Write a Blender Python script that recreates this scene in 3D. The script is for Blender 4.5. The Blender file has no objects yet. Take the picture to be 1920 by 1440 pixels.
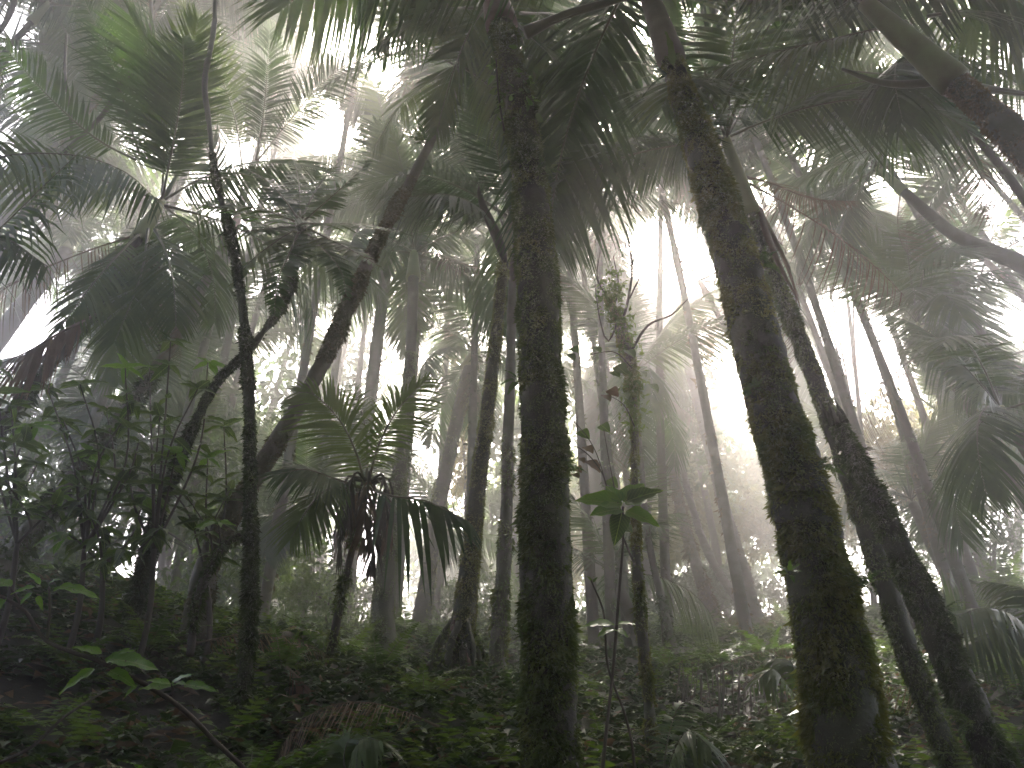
import bpy, math, random
import numpy as np
from mathutils import Vector, Matrix

# ------------------------------------------------------------------ camera, sky, sun, exposure
scene = bpy.context.scene
PITCH = math.radians(28.0)
FPX = 1507.0                        # focal length in pixels of the 1920 px wide picture
CAM = np.array([0.0, 0.0, 1.6])
SUN_EL, SUN_AZ = math.radians(50), math.radians(8)      # azimuth clockwise from +Y

cam_d = bpy.data.cameras.new('camera')
cam_d.sensor_width = 36.0
cam_d.lens = 36.0 * FPX / 1920.0
cam_d.clip_start = 0.05
cam_d.clip_end = 800.0
cam = bpy.data.objects.new('camera', cam_d)
scene.collection.objects.link(cam)
cam.location = CAM
cam.rotation_euler = (math.pi / 2 + PITCH, 0, 0)
scene.camera = cam

world = bpy.data.worlds.new('World')
scene.world = world
world.use_nodes = True
wn = world.node_tree
bg = wn.nodes['Background']
sky = wn.nodes.new('ShaderNodeTexSky')
sky.sky_type = 'NISHITA'
sky.sun_disc = False
sky.sun_elevation = SUN_EL
sky.sun_rotation = SUN_AZ
sky.air_density = 0.6
sky.dust_density = 6.0
sky.ozone_density = 0.3
wn.links.new(sky.outputs[0], bg.inputs[0])
bg.inputs[1].default_value = 0.15

sun_d = bpy.data.lights.new('sun', 'SUN')
sun_d.energy = 3.5
sun_d.angle = math.radians(4)
sun_d.color = (1.0, 0.91, 0.82)
sun = bpy.data.objects.new('sun', sun_d)
scene.collection.objects.link(sun)
sdir = Vector((math.sin(SUN_AZ) * math.cos(SUN_EL), math.cos(SUN_AZ) * math.cos(SUN_EL), math.sin(SUN_EL)))
sun.rotation_euler = sdir.to_track_quat('Z', 'Y').to_euler()
sun.location = sdir * 60

scene.view_settings.view_transform = 'Standard'
scene.view_settings.look = 'None'
scene.view_settings.gamma = 1.0
scene.view_settings.exposure = 2.95
scene.render.engine = 'CYCLES'
cy = scene.cycles
cy.max_bounces = 6
cy.diffuse_bounces = 3
cy.glossy_bounces = 2
cy.transmission_bounces = 3
cy.volume_bounces = 1
cy.transparent_max_bounces = 4
cy.caustics_reflective = False
cy.caustics_refractive = False
cy.use_denoising = True
cy.denoiser = 'OPENIMAGEDENOISE'
cy.sample_clamp_indirect = 6.0

RNG = np.random.default_rng(7)
random.seed(7)
COL = scene.collection


# ------------------------------------------------------------------ helpers
def far(Y):
    return Y + 0.14 * max(0.0, Y - 5.0) ** 2


def P(px, py, Y):
    """The place that the photograph shows at (px, py), by its distance step Y."""
    Y = far(Y)
    xc, yc = (px - 960.0) / FPX, (720.0 - py) / FPX
    t = Y / (math.cos(PITCH) - yc * math.sin(PITCH))
    return np.array([xc * t, Y, CAM[2] + t * (math.sin(PITCH) + yc * math.cos(PITCH))])


def depth(py, Y):
    Y = far(Y)
    return Y / (math.cos(PITCH) - (720.0 - py) / FPX * math.sin(PITCH))


def hash3(i, j, k, seed):
    h = (i * 374761393 + j * 668265263 + k * 2147483647 + seed * 1274126177) & 0xFFFFFFFF
    h = ((h ^ (h >> 13)) * 1274126177) & 0xFFFFFFFF
    h = (h ^ (h >> 16)) & 0xFFFF
    return h / 32767.5 - 1.0


def vnoise(p, seed=0):
    p = np.asarray(p, float)
    b = np.floor(p).astype(np.int64)
    f = p - b
    f = f * f * (3 - 2 * f)
    r = 0
    for dx in (0, 1):
        for dy in (0, 1):
            for dz in (0, 1):
                w = (f[:, 0] if dx else 1 - f[:, 0]) * (f[:, 1] if dy else 1 - f[:, 1]) * (f[:, 2] if dz else 1 - f[:, 2])
                r = r + w * hash3(b[:, 0] + dx, b[:, 1] + dy, b[:, 2] + dz, seed)
    return r


def fbm(p, seed=0, octs=4):
    r, a, s = 0, 1.0, 1.0
    for o in range(octs):
        r = r + a * vnoise(np.asarray(p) * s, seed + o)
        a *= 0.5
        s *= 2.03
    return r


def norm(v):
    v = np.asarray(v, float)
    return v / np.maximum(np.linalg.norm(v, axis=-1, keepdims=True), 1e-9)


def smooth_path(pts, n):
    """Catmull-Rom through pts (k,d), resampled evenly to n points."""
    p = np.asarray(pts, float)
    if len(p) == 2:
        return p[0] + (p[1] - p[0]) * np.linspace(0, 1, n)[:, None]
    q = np.vstack([2 * p[0] - p[1], p, 2 * p[-1] - p[-2]])
    out = []
    for i in range(1, len(q) - 2):
        for t in np.linspace(0, 1, 16, endpoint=False):
            out.append(0.5 * (2 * q[i] + (q[i + 1] - q[i - 1]) * t + (2 * q[i - 1] - 5 * q[i] + 4 * q[i + 1] - q[i + 2]) * t * t
                              + (3 * q[i] - q[i - 1] - 3 * q[i + 1] + q[i + 2]) * t ** 3))
    out.append(q[-2])
    out = np.array(out)
    L = np.r_[0, np.cumsum(np.linalg.norm(np.diff(out[:, :3], axis=0), axis=1))]
    s = np.linspace(0, L[-1], n)
    return np.stack([np.interp(s, L, out[:, k]) for k in range(out.shape[1])], 1)


def frames(C):
    T = norm(np.gradient(C, axis=0))
    ref = np.array([0.31, 0.9, 0.29]) if abs(T[:, 2]).mean() > 0.5 else np.array([0, 0, 1.0])
    e1 = norm(np.cross(T, ref))
    e2 = np.cross(T, e1)
    return T, e1, e2


class Geo:
    def __init__(self):
        self.V, self.Q, self.T, self.n = [], [], [], 0

    def add(self, V, quads=None, tris=None):
        V = np.asarray(V, float).reshape(-1, 3)
        if quads is not None and len(quads):
            self.Q.append(np.asarray(quads, int).reshape(-1, 4) + self.n)
        if tris is not None and len(tris):
            self.T.append(np.asarray(tris, int).reshape(-1, 3) + self.n)
        self.V.append(V)
        self.n += len(V)
        return self

    def tube(self, C, r, k=8, cap=True):
        C = np.asarray(C, float)
        r = np.broadcast_to(np.asarray(r, float), (len(C),))
        T, e1, e2 = frames(C)
        a = np.linspace(0, 2 * math.pi, k, endpoint=False)
        ring = e1[:, None, :] * np.cos(a)[None, :, None] + e2[:, None, :] * np.sin(a)[None, :, None]
        self.add((C[:, None, :] + ring * r[:, None, None]).reshape(-1, 3), ring_quads(len(C), k))
        if cap:
            for row, flip in ((0, 1), (len(C) - 1, 0)):
                idx = self.n - len(C) * k + row * k + np.arange(k)
                self.V.append(C[row][None])
                c = self.n
                self.n += 1
                t = [(c, idx[(i + 1) % k], idx[i]) if flip else (c, idx[i], idx[(i + 1) % k]) for i in range(k)]
                self.T.append(np.array(t))
        return self

    def mesh(self, name, mats, origin=(0, 0, 0), smooth=True):
        V = np.vstack(self.V) - np.asarray(origin, float)
        Q = np.vstack(self.Q) if self.Q else np.zeros((0, 4), int)
        T = np.vstack(self.T) if self.T else np.zeros((0, 3), int)
        me = bpy.data.meshes.new(name)
        me.vertices.add(len(V))
        me.vertices.foreach_set('co', V.astype(np.float32).ravel())
        loops = np.r_[Q.ravel(), T.ravel()].astype(np.int32)
        me.loops.add(len(loops))
        me.loops.foreach_set('vertex_index', loops)
        me.polygons.add(len(Q) + len(T))
        st = np.r_[np.arange(len(Q)) * 4, len(Q) * 4 + np.arange(len(T)) * 3].astype(np.int32)
        me.polygons.foreach_set('loop_start', st)
        me.polygons.foreach_set('use_smooth', np.full(len(st), smooth))
        for m in (mats if isinstance(mats, (list, tuple)) else [mats]):
            me.materials.append(m)
        me.update(calc_edges=True)
        me.validate()
        return me


def ring_quads(n, k):
    i, j = np.meshgrid(np.arange(n - 1), np.arange(k), indexing='ij')
    a = i * k + j
    b = i * k + (j + 1) % k
    return np.stack([a, b, b + k, a + k], -1).reshape(-1, 4)


def link(name, data, parent=None):
    o = bpy.data.objects.new(name, data)
    COL.objects.link(o)
    if parent is not None:
        o.parent = parent
    return o


def tag(o, label, cat, group=None, kind=None):
    if label:
        o['label'] = label
    if cat:
        o['category'] = cat
    if group:
        o['group'] = group
    if kind:
        o['kind'] = kind
    return o


def thing(name, label, cat, loc, group=None):
    o = link(name, None)
    o.empty_display_size = 0.2
    o.location = loc
    return tag(o, label, cat, group)


# ------------------------------------------------------------------ materials
def nodes_of(m):
    m.use_nodes = True
    nt = m.node_tree
    nt.nodes.clear()
    return nt, nt.nodes.new('ShaderNodeOutputMaterial')


def nz(nt, scale, detail=4.0, rough=0.6, coord=None):
    n = nt.nodes.new('ShaderNodeTexNoise')
    n.inputs['Scale'].default_value = scale
    n.inputs['Detail'].default_value = detail
    n.inputs['Roughness'].default_value = rough
    if coord is not None:
        nt.links.new(coord, n.inputs['Vector'])
    return n


def ramp(nt, fac, stops):
    r = nt.nodes.new('ShaderNodeValToRGB')
    while len(r.color_ramp.elements) < len(stops):
        r.color_ramp.elements.new(0.5)
    for e, (p, c) in zip(r.color_ramp.elements, stops):
        e.position = p
        e.color = (*c, 1)
    nt.links.new(fac, r.inputs[0])
    return r


def leaf_mat(name, cols, trans=0.35, rough=0.38, scale=6.0, tint=(1.15, 1.25, 0.45), veins=False):
    m = bpy.data.materials.new(name)
    nt, out = nodes_of(m)
    L = nt.links.new
    geo = nt.nodes.new('ShaderNodeNewGeometry')
    oi = nt.nodes.new('ShaderNodeObjectInfo')
    n1 = nz(nt, scale, 5, 0.7, geo.outputs['Position'])
    add = nt.nodes.new('ShaderNodeMath')
    add.operation = 'MULTIPLY_ADD'
    L(oi.outputs['Random'], add.inputs[0])
    add.inputs[1].default_value = 0.5
    L(n1.outputs['Fac'], add.inputs[2])
    sub = nt.nodes.new('ShaderNodeMath')
    sub.operation = 'SUBTRACT'
    L(add.outputs[0], sub.inputs[0])
    sub.inputs[1].default_value = 0.25
    k = len(cols)
    rp = ramp(nt, sub.outputs[0], [(0.25 + 0.5 * i / max(1, k - 1), c) for i, c in enumerate(cols)])
    colour = rp.outputs[0]
    pr = nt.nodes.new('ShaderNodeBsdfPrincipled')
    if veins:
        # side veins run forward from the midrib; small brown spots
        tc = nt.nodes.new('ShaderNodeTexCoord')
        sp = nt.nodes.new('ShaderNodeSeparateXYZ')
        L(tc.outputs['Object'], sp.inputs[0])

        def mth(op, a, b=None, c=None):
            n = nt.nodes.new('ShaderNodeMath')
            n.operation = op
            for k_, v_ in enumerate((a, b, c)):
                if v_ is None:
                    continue
                if isinstance(v_, (int, float)):
                    n.inputs[k_].default_value = v_
                else:
                    L(v_, n.inputs[k_])
            return n.outputs[0]
        ay = mth('ABSOLUTE', sp.outputs[1])
        ph = mth('SUBTRACT', mth('MULTIPLY', sp.outputs[0], 9.0), mth('MULTIPLY', ay, 11.0))
        line = mth('LESS_THAN', mth('ABSOLUTE', mth('SUBTRACT', mth('FRACT', ph), 0.5)), 0.06)
        rib = mth('LESS_THAN', ay, 0.011)
        v = mth('MAXIMUM', mth('MULTIPLY', line, 0.45), rib)
        m1 = nt.nodes.new('ShaderNodeMix')
        m1.data_type = 'RGBA'
        L(v, m1.inputs[0])
        L(colour, m1.inputs[6])
        m1.inputs[7].default_value = (0.16, 0.22, 0.07, 1)
        ns = nz(nt, 16.0, 2, 0.5, tc.outputs['Object'])
        m2 = nt.nodes.new('ShaderNodeMix')
        m2.data_type = 'RGBA'
        L(mth('GREATER_THAN', ns.outputs['Fac'], 0.70), m2.inputs[0])
        L(m1.outputs[2], m2.inputs[6])
        m2.inputs[7].default_value = (0.06, 0.045, 0.015, 1)
        colour = m2.outputs[2]
        bp = nt.nodes.new('ShaderNodeBump')
        bp.inputs['Strength'].default_value = 0.5
        bp.inputs['Distance'].default_value = 0.01
        L(v, bp.inputs['Height'])
        L(bp.outputs[0], pr.inputs['Normal'])
    L(colour, pr.inputs['Base Color'])
    pr.inputs['Roughness'].default_value = rough
    pr.inputs['Specular IOR Level'].default_value = 0.4
    tr = nt.nodes.new('ShaderNodeBsdfTranslucent')
    mul = nt.nodes.new('ShaderNodeMix')
    mul.data_type = 'RGBA'
    mul.blend_type = 'MULTIPLY'
    mul.inputs[0].default_value = 1.0
    L(colour, mul.inputs[6])
    mul.inputs[7].default_value = (tint[0] * 1.6, tint[1] * 1.6, tint[2] * 1.6, 1)
    L(mul.outputs[2], tr.inputs[0])
    mx = nt.nodes.new('ShaderNodeMixShader')
    mx.inputs[0].default_value = trans
    L(pr.outputs[0], mx.inputs[1])
    L(tr.outputs[0], mx.inputs[2])
    L(mx.outputs[0], out.inputs[0])
    return m


def bark_mat(name, stops, scale=9.0, bump=0.4, rough=0.75, rings=0.0, spec=0.35):
    m = bpy.data.materials.new(name)
    nt, out = nodes_of(m)
    L = nt.links.new
    geo = nt.nodes.new('ShaderNodeNewGeometry')
    n1 = nz(nt, scale, 6, 0.65, geo.outputs['Position'])
    n2 = nz(nt, scale * 0.22, 3, 0.6, geo.outputs['Position'])
    mix = nt.nodes.new('ShaderNodeMath')
    mix.operation = 'MULTIPLY_ADD'
    L(n2.outputs['Fac'], mix.inputs[0])
    mix.inputs[1].default_value = 0.7
    hal = nt.nodes.new('ShaderNodeMath')
    hal.operation = 'MULTIPLY'
    L(n1.outputs['Fac'], hal.inputs[0])
    hal.inputs[1].default_value = 0.35
    L(hal.outputs[0], mix.inputs[2])
    rp = ramp(nt, mix.outputs[0], stops)
    pr = nt.nodes.new('ShaderNodeBsdfPrincipled')
    L(rp.outputs[0], pr.inputs['Base Color'])
    pr.inputs['Roughness'].default_value = rough
    pr.inputs['Specular IOR Level'].default_value = spec
    n3 = nz(nt, scale * 6, 5, 0.7, geo.outputs['Position'])
    h = n3.outputs['Fac']
    if rings:
        w = nt.nodes.new('ShaderNodeTexWave')
        w.bands_direction = 'Z'
        w.inputs['Scale'].default_value = rings
        w.inputs['Distortion'].default_value = 2.5
        w.inputs['Detail'].default_value = 2
        L(geo.outputs['Position'], w.inputs['Vector'])
        ad = nt.nodes.new('ShaderNodeMath')
        ad.operation = 'ADD'
        L(h, ad.inputs[0])
        L(w.outputs['Fac'], ad.inputs[1])
        h = ad.outputs[0]
    bp = nt.nodes.new('ShaderNodeBump')
    bp.inputs['Strength'].default_value = bump
    bp.inputs['Distance'].default_value = 0.012
    L(h, bp.inputs['Height'])
    L(bp.outputs[0], pr.inputs['Normal'])
    L(pr.outputs[0], out.inputs[0])
    return m


M = {}
M['palm'] = leaf_mat('palm_leaf', [(0.025, 0.05, 0.02), (0.045, 0.085, 0.025), (0.075, 0.11, 0.03)], 0.3)
M['palm_fresh_lit'] = leaf_mat('palm_leaf_fresh_lit', [(0.05, 0.09, 0.022), (0.085, 0.125, 0.032)], 0.36)  # fresh fronds, and the lighter colour given to fronds meant to look lit
M['palm_dry'] = leaf_mat('palm_leaf_dry', [(0.075, 0.05, 0.032), (0.15, 0.1, 0.065), (0.10, 0.075, 0.04)], 0.25, 0.6, tint=(1.2, 1.0, 0.7))
M['fern'] = leaf_mat('fern_leaf', [(0.03, 0.06, 0.015), (0.06, 0.11, 0.02), (0.09, 0.13, 0.03)], 0.38, 0.45)
M['fern_dry'] = leaf_mat('fern_leaf_dry', [(0.10, 0.055, 0.04), (0.15, 0.095, 0.07)], 0.25, 0.6, tint=(1.2, 0.9, 0.7))
M['broad'] = leaf_mat('broad_leaf', [(0.03, 0.06, 0.016), (0.055, 0.10, 0.02), (0.085, 0.13, 0.03)], 0.35, 0.33)
M['bright'] = leaf_mat('bright_leaf', [(0.07, 0.16, 0.02), (0.12, 0.22, 0.03)], 0.4, 0.36)
M['broad_veined'] = leaf_mat('veined_leaf', [(0.03, 0.06, 0.016), (0.055, 0.10, 0.02), (0.085, 0.13, 0.03)], 0.35, 0.28, veins=True)
M['bright_veined'] = leaf_mat('bright_veined_leaf', [(0.07, 0.16, 0.02), (0.12, 0.22, 0.03)], 0.4, 0.3, veins=True)
M['yellow'] = leaf_mat('yellowish_leaf', [(0.06, 0.09, 0.02), (0.13, 0.13, 0.03), (0.18, 0.13, 0.03)], 0.45, 0.45)
M['cover'] = leaf_mat('cover_leaf', [(0.012, 0.03, 0.008), (0.03, 0.058, 0.013), (0.055, 0.085, 0.022)], 0.25, 0.4, scale=3.0)
M['moss'] = leaf_mat('moss', [(0.02, 0.03, 0.008), (0.045, 0.072, 0.012), (0.08, 0.112, 0.02), (0.14, 0.14, 0.035)], 0.3, 0.28, scale=4.5)
M['moss_rust'] = leaf_mat('moss_rust', [(0.05, 0.05, 0.014), (0.085, 0.06, 0.022), (0.12, 0.07, 0.03)], 0.3, 0.45, scale=9.0)
M['midrib'] = bark_mat('midrib', [(0.3, (0.05, 0.055, 0.02)), (0.7, (0.10, 0.10, 0.04))], 14, 0.1, 0.4)
M['midrib_dry'] = bark_mat('midrib_dry', [(0.3, (0.07, 0.05, 0.03)), (0.7, (0.16, 0.11, 0.07))], 14, 0.2, 0.6)
M['mossbark'] = bark_mat('mossy_bark', [(0.32, (0.012, 0.010, 0.006)), (0.46, (0.028, 0.026, 0.010)), (0.58, (0.045, 0.05, 0.014)), (0.75, (0.06, 0.05, 0.03))], 9, 0.7, 0.6)
M['palmbark'] = bark_mat('ringed_bark', [(0.3, (0.05, 0.038, 0.028)), (0.45, (0.10, 0.08, 0.062)), (0.55, (0.07, 0.072, 0.03)), (0.72, (0.17, 0.15, 0.125))], 7, 0.5, 0.6, rings=2.2)
M['palebark'] = bark_mat('pale_bark', [(0.3, (0.08, 0.06, 0.05)), (0.5, (0.20, 0.165, 0.14)), (0.7, (0.30, 0.26, 0.22))], 8, 0.5, 0.6, rings=2.0)
M['twig'] = bark_mat('twig_bark', [(0.3, (0.025, 0.018, 0.012)), (0.6, (0.06, 0.045, 0.03)), (0.75, (0.05, 0.055, 0.02))], 20, 0.4, 0.65)
M['shaft_green'] = bark_mat('crownshaft_green', [(0.3, (0.17, 0.20, 0.07)), (0.55, (0.26, 0.30, 0.12)), (0.7, (0.18, 0.12, 0.07))], 3, 0.1, 0.45)
M['shaft_brown'] = bark_mat('crownshaft_brown', [(0.35, (0.12, 0.065, 0.05)), (0.5, (0.30, 0.19, 0.15)), (0.65, (0.48, 0.36, 0.31))], 5, 0.25, 0.4)
M['root'] = bark_mat('root_bark', [(0.3, (0.05, 0.025, 0.018)), (0.6, (0.13, 0.06, 0.045))], 12, 0.4, 0.6)
M['soil'] = bark_mat('soil', [(0.3, (0.010, 0.008, 0.005)), (0.5, (0.025, 0.022, 0.012)), (0.7, (0.035, 0.04, 0.014))], 5, 0.8, 0.8)


# ------------------------------------------------------------------ trees of the photograph: base -> top as (px, py, width px)
TREES = {}


SLIM = dict(centre=0.95, right=0.93, behind_right=0.70, broken=0.70, leaning=0.70, slender=0.78, treefern=0.74, left_long=0.68, left_dark=0.68, topright=0.72, topright_slim=0.75, hazy_right=0.75, right_mid=0.74, right_edge=0.75,
            snag=0.82, stilt=0.84, flared=0.86, fog_right=0.78, fog_gold=0.8)


def tree_path(key, pts, Y0, Y1, n=90):
    pts = [(x_, y_, w_ * SLIM.get(key, 0.82)) for x_, y_, w_ in pts]
    ys = [p[1] for p in pts]
    Ys = [Y0 + (Y1 - Y0) * (ys[0] - y) / (ys[0] - ys[-1]) for y in ys]
    w = np.array([[*P(px, py, Y), wd / 2.0 / FPX * depth(py, Y)] for (px, py, wd), Y in zip(pts, Ys)])
    C = smooth_path(w, n)
    TREES[key] = (C[:, :3], C[:, 3])


tree_path('centre', [(1041, 1620, 152), (1032, 1440, 135), (1026, 1200, 122), (1024, 1000, 112), (1016, 740, 98), (1005, 480, 88), (980, 240, 72), (955, 110, 62), (940, 45, 56)], 3.8, 4.0, 220)
tree_path('right', [(1672, 1680, 215), (1597, 1440, 186), (1560, 1200, 158), (1505, 960, 134), (1440, 720, 114), (1378, 480, 99), (1302, 240, 74), (1258, 110, 50)], 3.2, 3.5, 240)
tree_path('behind_right', [(1800, 1470, 84), (1712, 1250, 74), (1645, 1050, 66), (1578, 850, 60), (1505, 650, 54), (1443, 500, 48), (1408, 400, 44)], 4.7, 5.0)
tree_path('broken', [(1915, 1540, 135), (1852, 1400, 118), (1762, 1200, 98), (1682, 1020, 82), (1612, 880, 64), (1568, 785, 48)], 4.0, 4.2)
tree_path('leaning', [(362, 1200, 88), (400, 1030, 74), (500, 860, 62), (600, 690, 52), (700, 470, 43), (775, 330, 37), (820, 240, 31), (846, 180, 26)], 5.3, 5.2)
tree_path('slender', [(436, 1410, 58), (466, 1200, 46), (470, 900, 36), (462, 650, 32), (437, 460, 27), (406, 340, 21), (392, 230, 20), (384, 150, 22), (400, 60, 20), (406, -40, 20)], 4.2, 4.6)
tree_path('treefern', [(248, 1160, 60), (288, 1000, 46), (330, 880, 38), (395, 735, 32), (480, 640, 28), (535, 560, 29), (556, 480, 33), (565, 425, 40)], 5.2, 4.8)
tree_path('stilt', [(848, 1300, 84), (868, 1180, 66), (882, 1050, 50), (900, 880, 41), (925, 680, 34), (942, 520, 29), (948, 470, 26)], 6.0, 6.6)
tree_path('beside_centre', [(918, 1400, 66), (935, 1200, 52), (948, 1000, 42), (952, 850, 36), (957, 700, 33), (960, 560, 29), (964, 420, 26)], 6.6, 7.0)
tree_path('flared', [(726, 1285, 120), (720, 1220, 74), (718, 1150, 58), (722, 1080, 51), (740, 950, 43), (762, 780, 33), (772, 620, 29), (775, 520, 29)], 7.5, 8.4)
tree_path('hazy_middle', [(785, 1200, 58), (800, 1100, 46), (820, 960, 41), (850, 820, 37), (873, 720, 37), (882, 690, 38)], 10.0, 10.4)
tree_path('young', [(618, 1240, 40), (640, 1120, 30), (665, 1010, 27), (688, 915, 25)], 5.7, 5.5)
tree_path('snag', [(1232, 1500, 48), (1215, 1300, 40), (1196, 1080, 36), (1190, 900, 27), (1190, 780, 31), (1180, 680, 42), (1160, 600, 34), (1138, 555, 18)], 4.6, 5.0)
tree_path('fog_right', [(1418, 1195, 66), (1395, 1080, 42), (1355, 940, 33), (1320, 800, 29), (1290, 680, 28), (1272, 590, 28)], 11.0, 12.0)
tree_path('fog_gold', [(1350, 1195, 50), (1312, 1080, 38), (1277, 960, 32), (1255, 840, 27), (1240, 740, 25)], 11.4, 12.4)
tree_path('fog_slim', [(1280, 1295, 40), (1247, 1150, 27), (1216, 1010, 23), (1200, 850, 20), (1192, 740, 20)], 8.6, 9.2)
tree_path('fog_crossing', [(1400, 1150, 28), (1332, 1045, 25), (1292, 930, 21), (1264, 800, 19), (1250, 700, 18)], 12.0, 13.0)
tree_path('topright', [(2420, 1500, 190), (2300, 1000, 150), (2080, 470, 112), (1920, 272, 98), (1850, 208, 86), (1785, 150, 72)], 3.9, 3.6)
tree_path('topright_slim', [(2280, 1150, 70), (2080, 620, 48), (1920, 372, 36), (1850, 280, 31), (1780, 195, 27)], 4.9, 4.8)
tree_path('hazy_right', [(2500, 1050, 70), (2150, 640, 52), (1920, 498, 43), (1880, 480, 40), (1790, 440, 32), (1720, 382, 26), (1692, 357, 25)], 7.0, 7.2)
tree_path('right_mid', [(2060, 1220, 66), (1960, 1010, 48), (1900, 900, 42), (1850, 820, 37), (1790, 720, 33), (1745, 645, 31)], 7.0, 8.0)
tree_path('right_edge', [(2080, 1130, 54), (1960, 900, 38), (1906, 812, 31)], 5.8, 6.0)
tree_path('left_long', [(-10, 1100, 104), (40, 1020, 80), (140, 890, 62), (260, 740, 52), (340, 615, 45), (400, 500, 39), (425, 450, 36)], 5.0, 7.0)
tree_path('left_dark', [(-190, 1060, 84), (-50, 860, 62), (80, 700, 53), (150, 610, 49), (215, 520, 45), (262, 445, 41)], 4.8, 5.6)
tree_path('left_fog', [(-180, 900, 60), (-60, 720, 48), (0, 630, 42), (60, 550, 36), (125, 470, 30)], 9.0, 10.0)
tree_path('right_fog_star', [(1800, 1130, 30), (1760, 1050, 26), (1712, 945, 24)], 9.6, 9.8)
tree_path('right_fog_back', [(1880, 1160, 34), (1830, 1020, 28), (1795, 900, 24), (1770, 800, 22)], 12.0, 12.6)
tree_path('upper_fog', [(640, 1190, 40), (668, 950, 34), (700, 700, 29), (722, 520, 26), (732, 400, 25)], 10.2, 10.0)
tree_path('centre_fog', [(1130, 1200, 46), (1118, 1000, 40), (1112, 850, 38), (1108, 720, 36)], 12.6, 13.0)

# ------------------------------------------------------------------ ground
CTRL = [TREES[k][0][0] for k in TREES if k not in ('topright', 'hazy_right', 'topright_slim')]
for px, py, Y in [(200, 1440, 4.3), (420, 1440, 4.0), (330, 1100, 5.8), (180, 1120, 5.6), (60, 1090, 6.4), (600, 1160, 9.0), (480, 1180, 8.0), (700, 1180, 10.5),
                  (1300, 1410, 6.4), (1420, 1400, 6.4), (1300, 1228, 7.6), (1420, 1222, 7.6), (1180, 1250, 7.6), (1000, 1220, 8.5), (1500, 1175, 11.5),
                  (1230, 1180, 11.0), (1850, 1090, 11.0), (1950, 1060, 12.0), (1740, 1120, 11.0), (1900, 1330, 6.2), (1800, 1250, 7.5), (1060, 1180, 11.5)]:
    CTRL.append(P(px, py, Y))
CTRL = np.array(CTRL)


def base_h(x, y):
    up = 0.15 + 0.335 * np.clip(y, -1.0, 6.0) + 0.235 * np.clip(y - 6.0, 0, 13.5)
    ridge = 19.6 + np.clip((x - 3.5) * 0.9, 0, 7)
    top = 0.15 + 0.335 * 6 + 0.235 * 13.5
    down = np.where(y > ridge, -np.minimum((y - ridge) * 0.55, top + 5.0), 0.0)
    back = np.where(y < -1, np.maximum((y + 1) * 0.18, -5.0), 0.0)
    side = np.clip(x - 4, 0, 8) * 0.05 + np.clip(-x - 3, 0, 6) * 0.12
    fl = np.clip(1 - (np.hypot(x, y - 9) - 26) / 25, 0, 1)
    return (up + down + back + side) * fl + (-5.0) * (1 - fl)


RES = CTRL[:, 2] - base_h(CTRL[:, 0], CTRL[:, 1])


def ground_h(x, y):
    x, y = np.asarray(x, float), np.asarray(y, float)
    shp = x.shape
    x, y = x.ravel(), y.ravel()
    d2 = (x[:, None] - CTRL[None, :, 0]) ** 2 + (y[:, None] - CTRL[None, :, 1]) ** 2
    sg = 0.85 + 0.04 * np.clip(y, 0, 24)
    w = np.exp(-d2 / (2 * sg[:, None] ** 2))
    r = (w * RES[None]).sum(1) / (w.sum(1) + 0.12)
    p = np.stack([x, y, np.zeros_like(x)], 1)
    near = np.exp(-((np.hypot(x, y - 10)) / 22) ** 2)
    return (base_h(x, y) + r + near * (0.10 * fbm(p * 0.9, 3, 3) + 0.03 * fbm(p * 5, 9, 2))).reshape(shp)


def axis_coords(lo, hi, step, far):
    mid = np.arange(lo, hi + 1e-6, step)
    ext, s, v = [], step, hi
    while v < far:
        s *= 1.3
        v += s
        ext.append(v)
    ext2, s, v = [], step, lo
    while v > -far:
        s *= 1.3
        v -= s
        ext2.append(v)
    return np.r_[ext2[::-1], mid, ext]


gx, gy = axis_coords(-16, 16, 0.17, 110), axis_coords(-1, 26, 0.17, 110)
GX, GY = np.meshgrid(gx, gy)
GZ = ground_h(GX, GY)
nx, ny = len(gx), len(gy)
ii, jj = np.meshgrid(np.arange(ny - 1), np.arange(nx - 1), indexing='ij')
a = ii * nx + jj
g = Geo().add(np.stack([GX, GY, GZ], -1), np.stack([a, a + 1, a + nx + 1, a + nx], -1).reshape(-1, 4))
o = link('ground', g.mesh('ground', M['soil']))
tag(o, 'dark damp forest hillside rising away from the viewer', 'ground', kind='structure')


# ------------------------------------------------------------------ fronds
def interp_curve(C, u):
    L = np.r_[0, np.cumsum(np.linalg.norm(np.diff(C, axis=0), axis=1))]
    L /= L[-1]
    return np.stack([np.interp(u, L, C[:, k]) for k in range(3)], 1)


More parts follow.
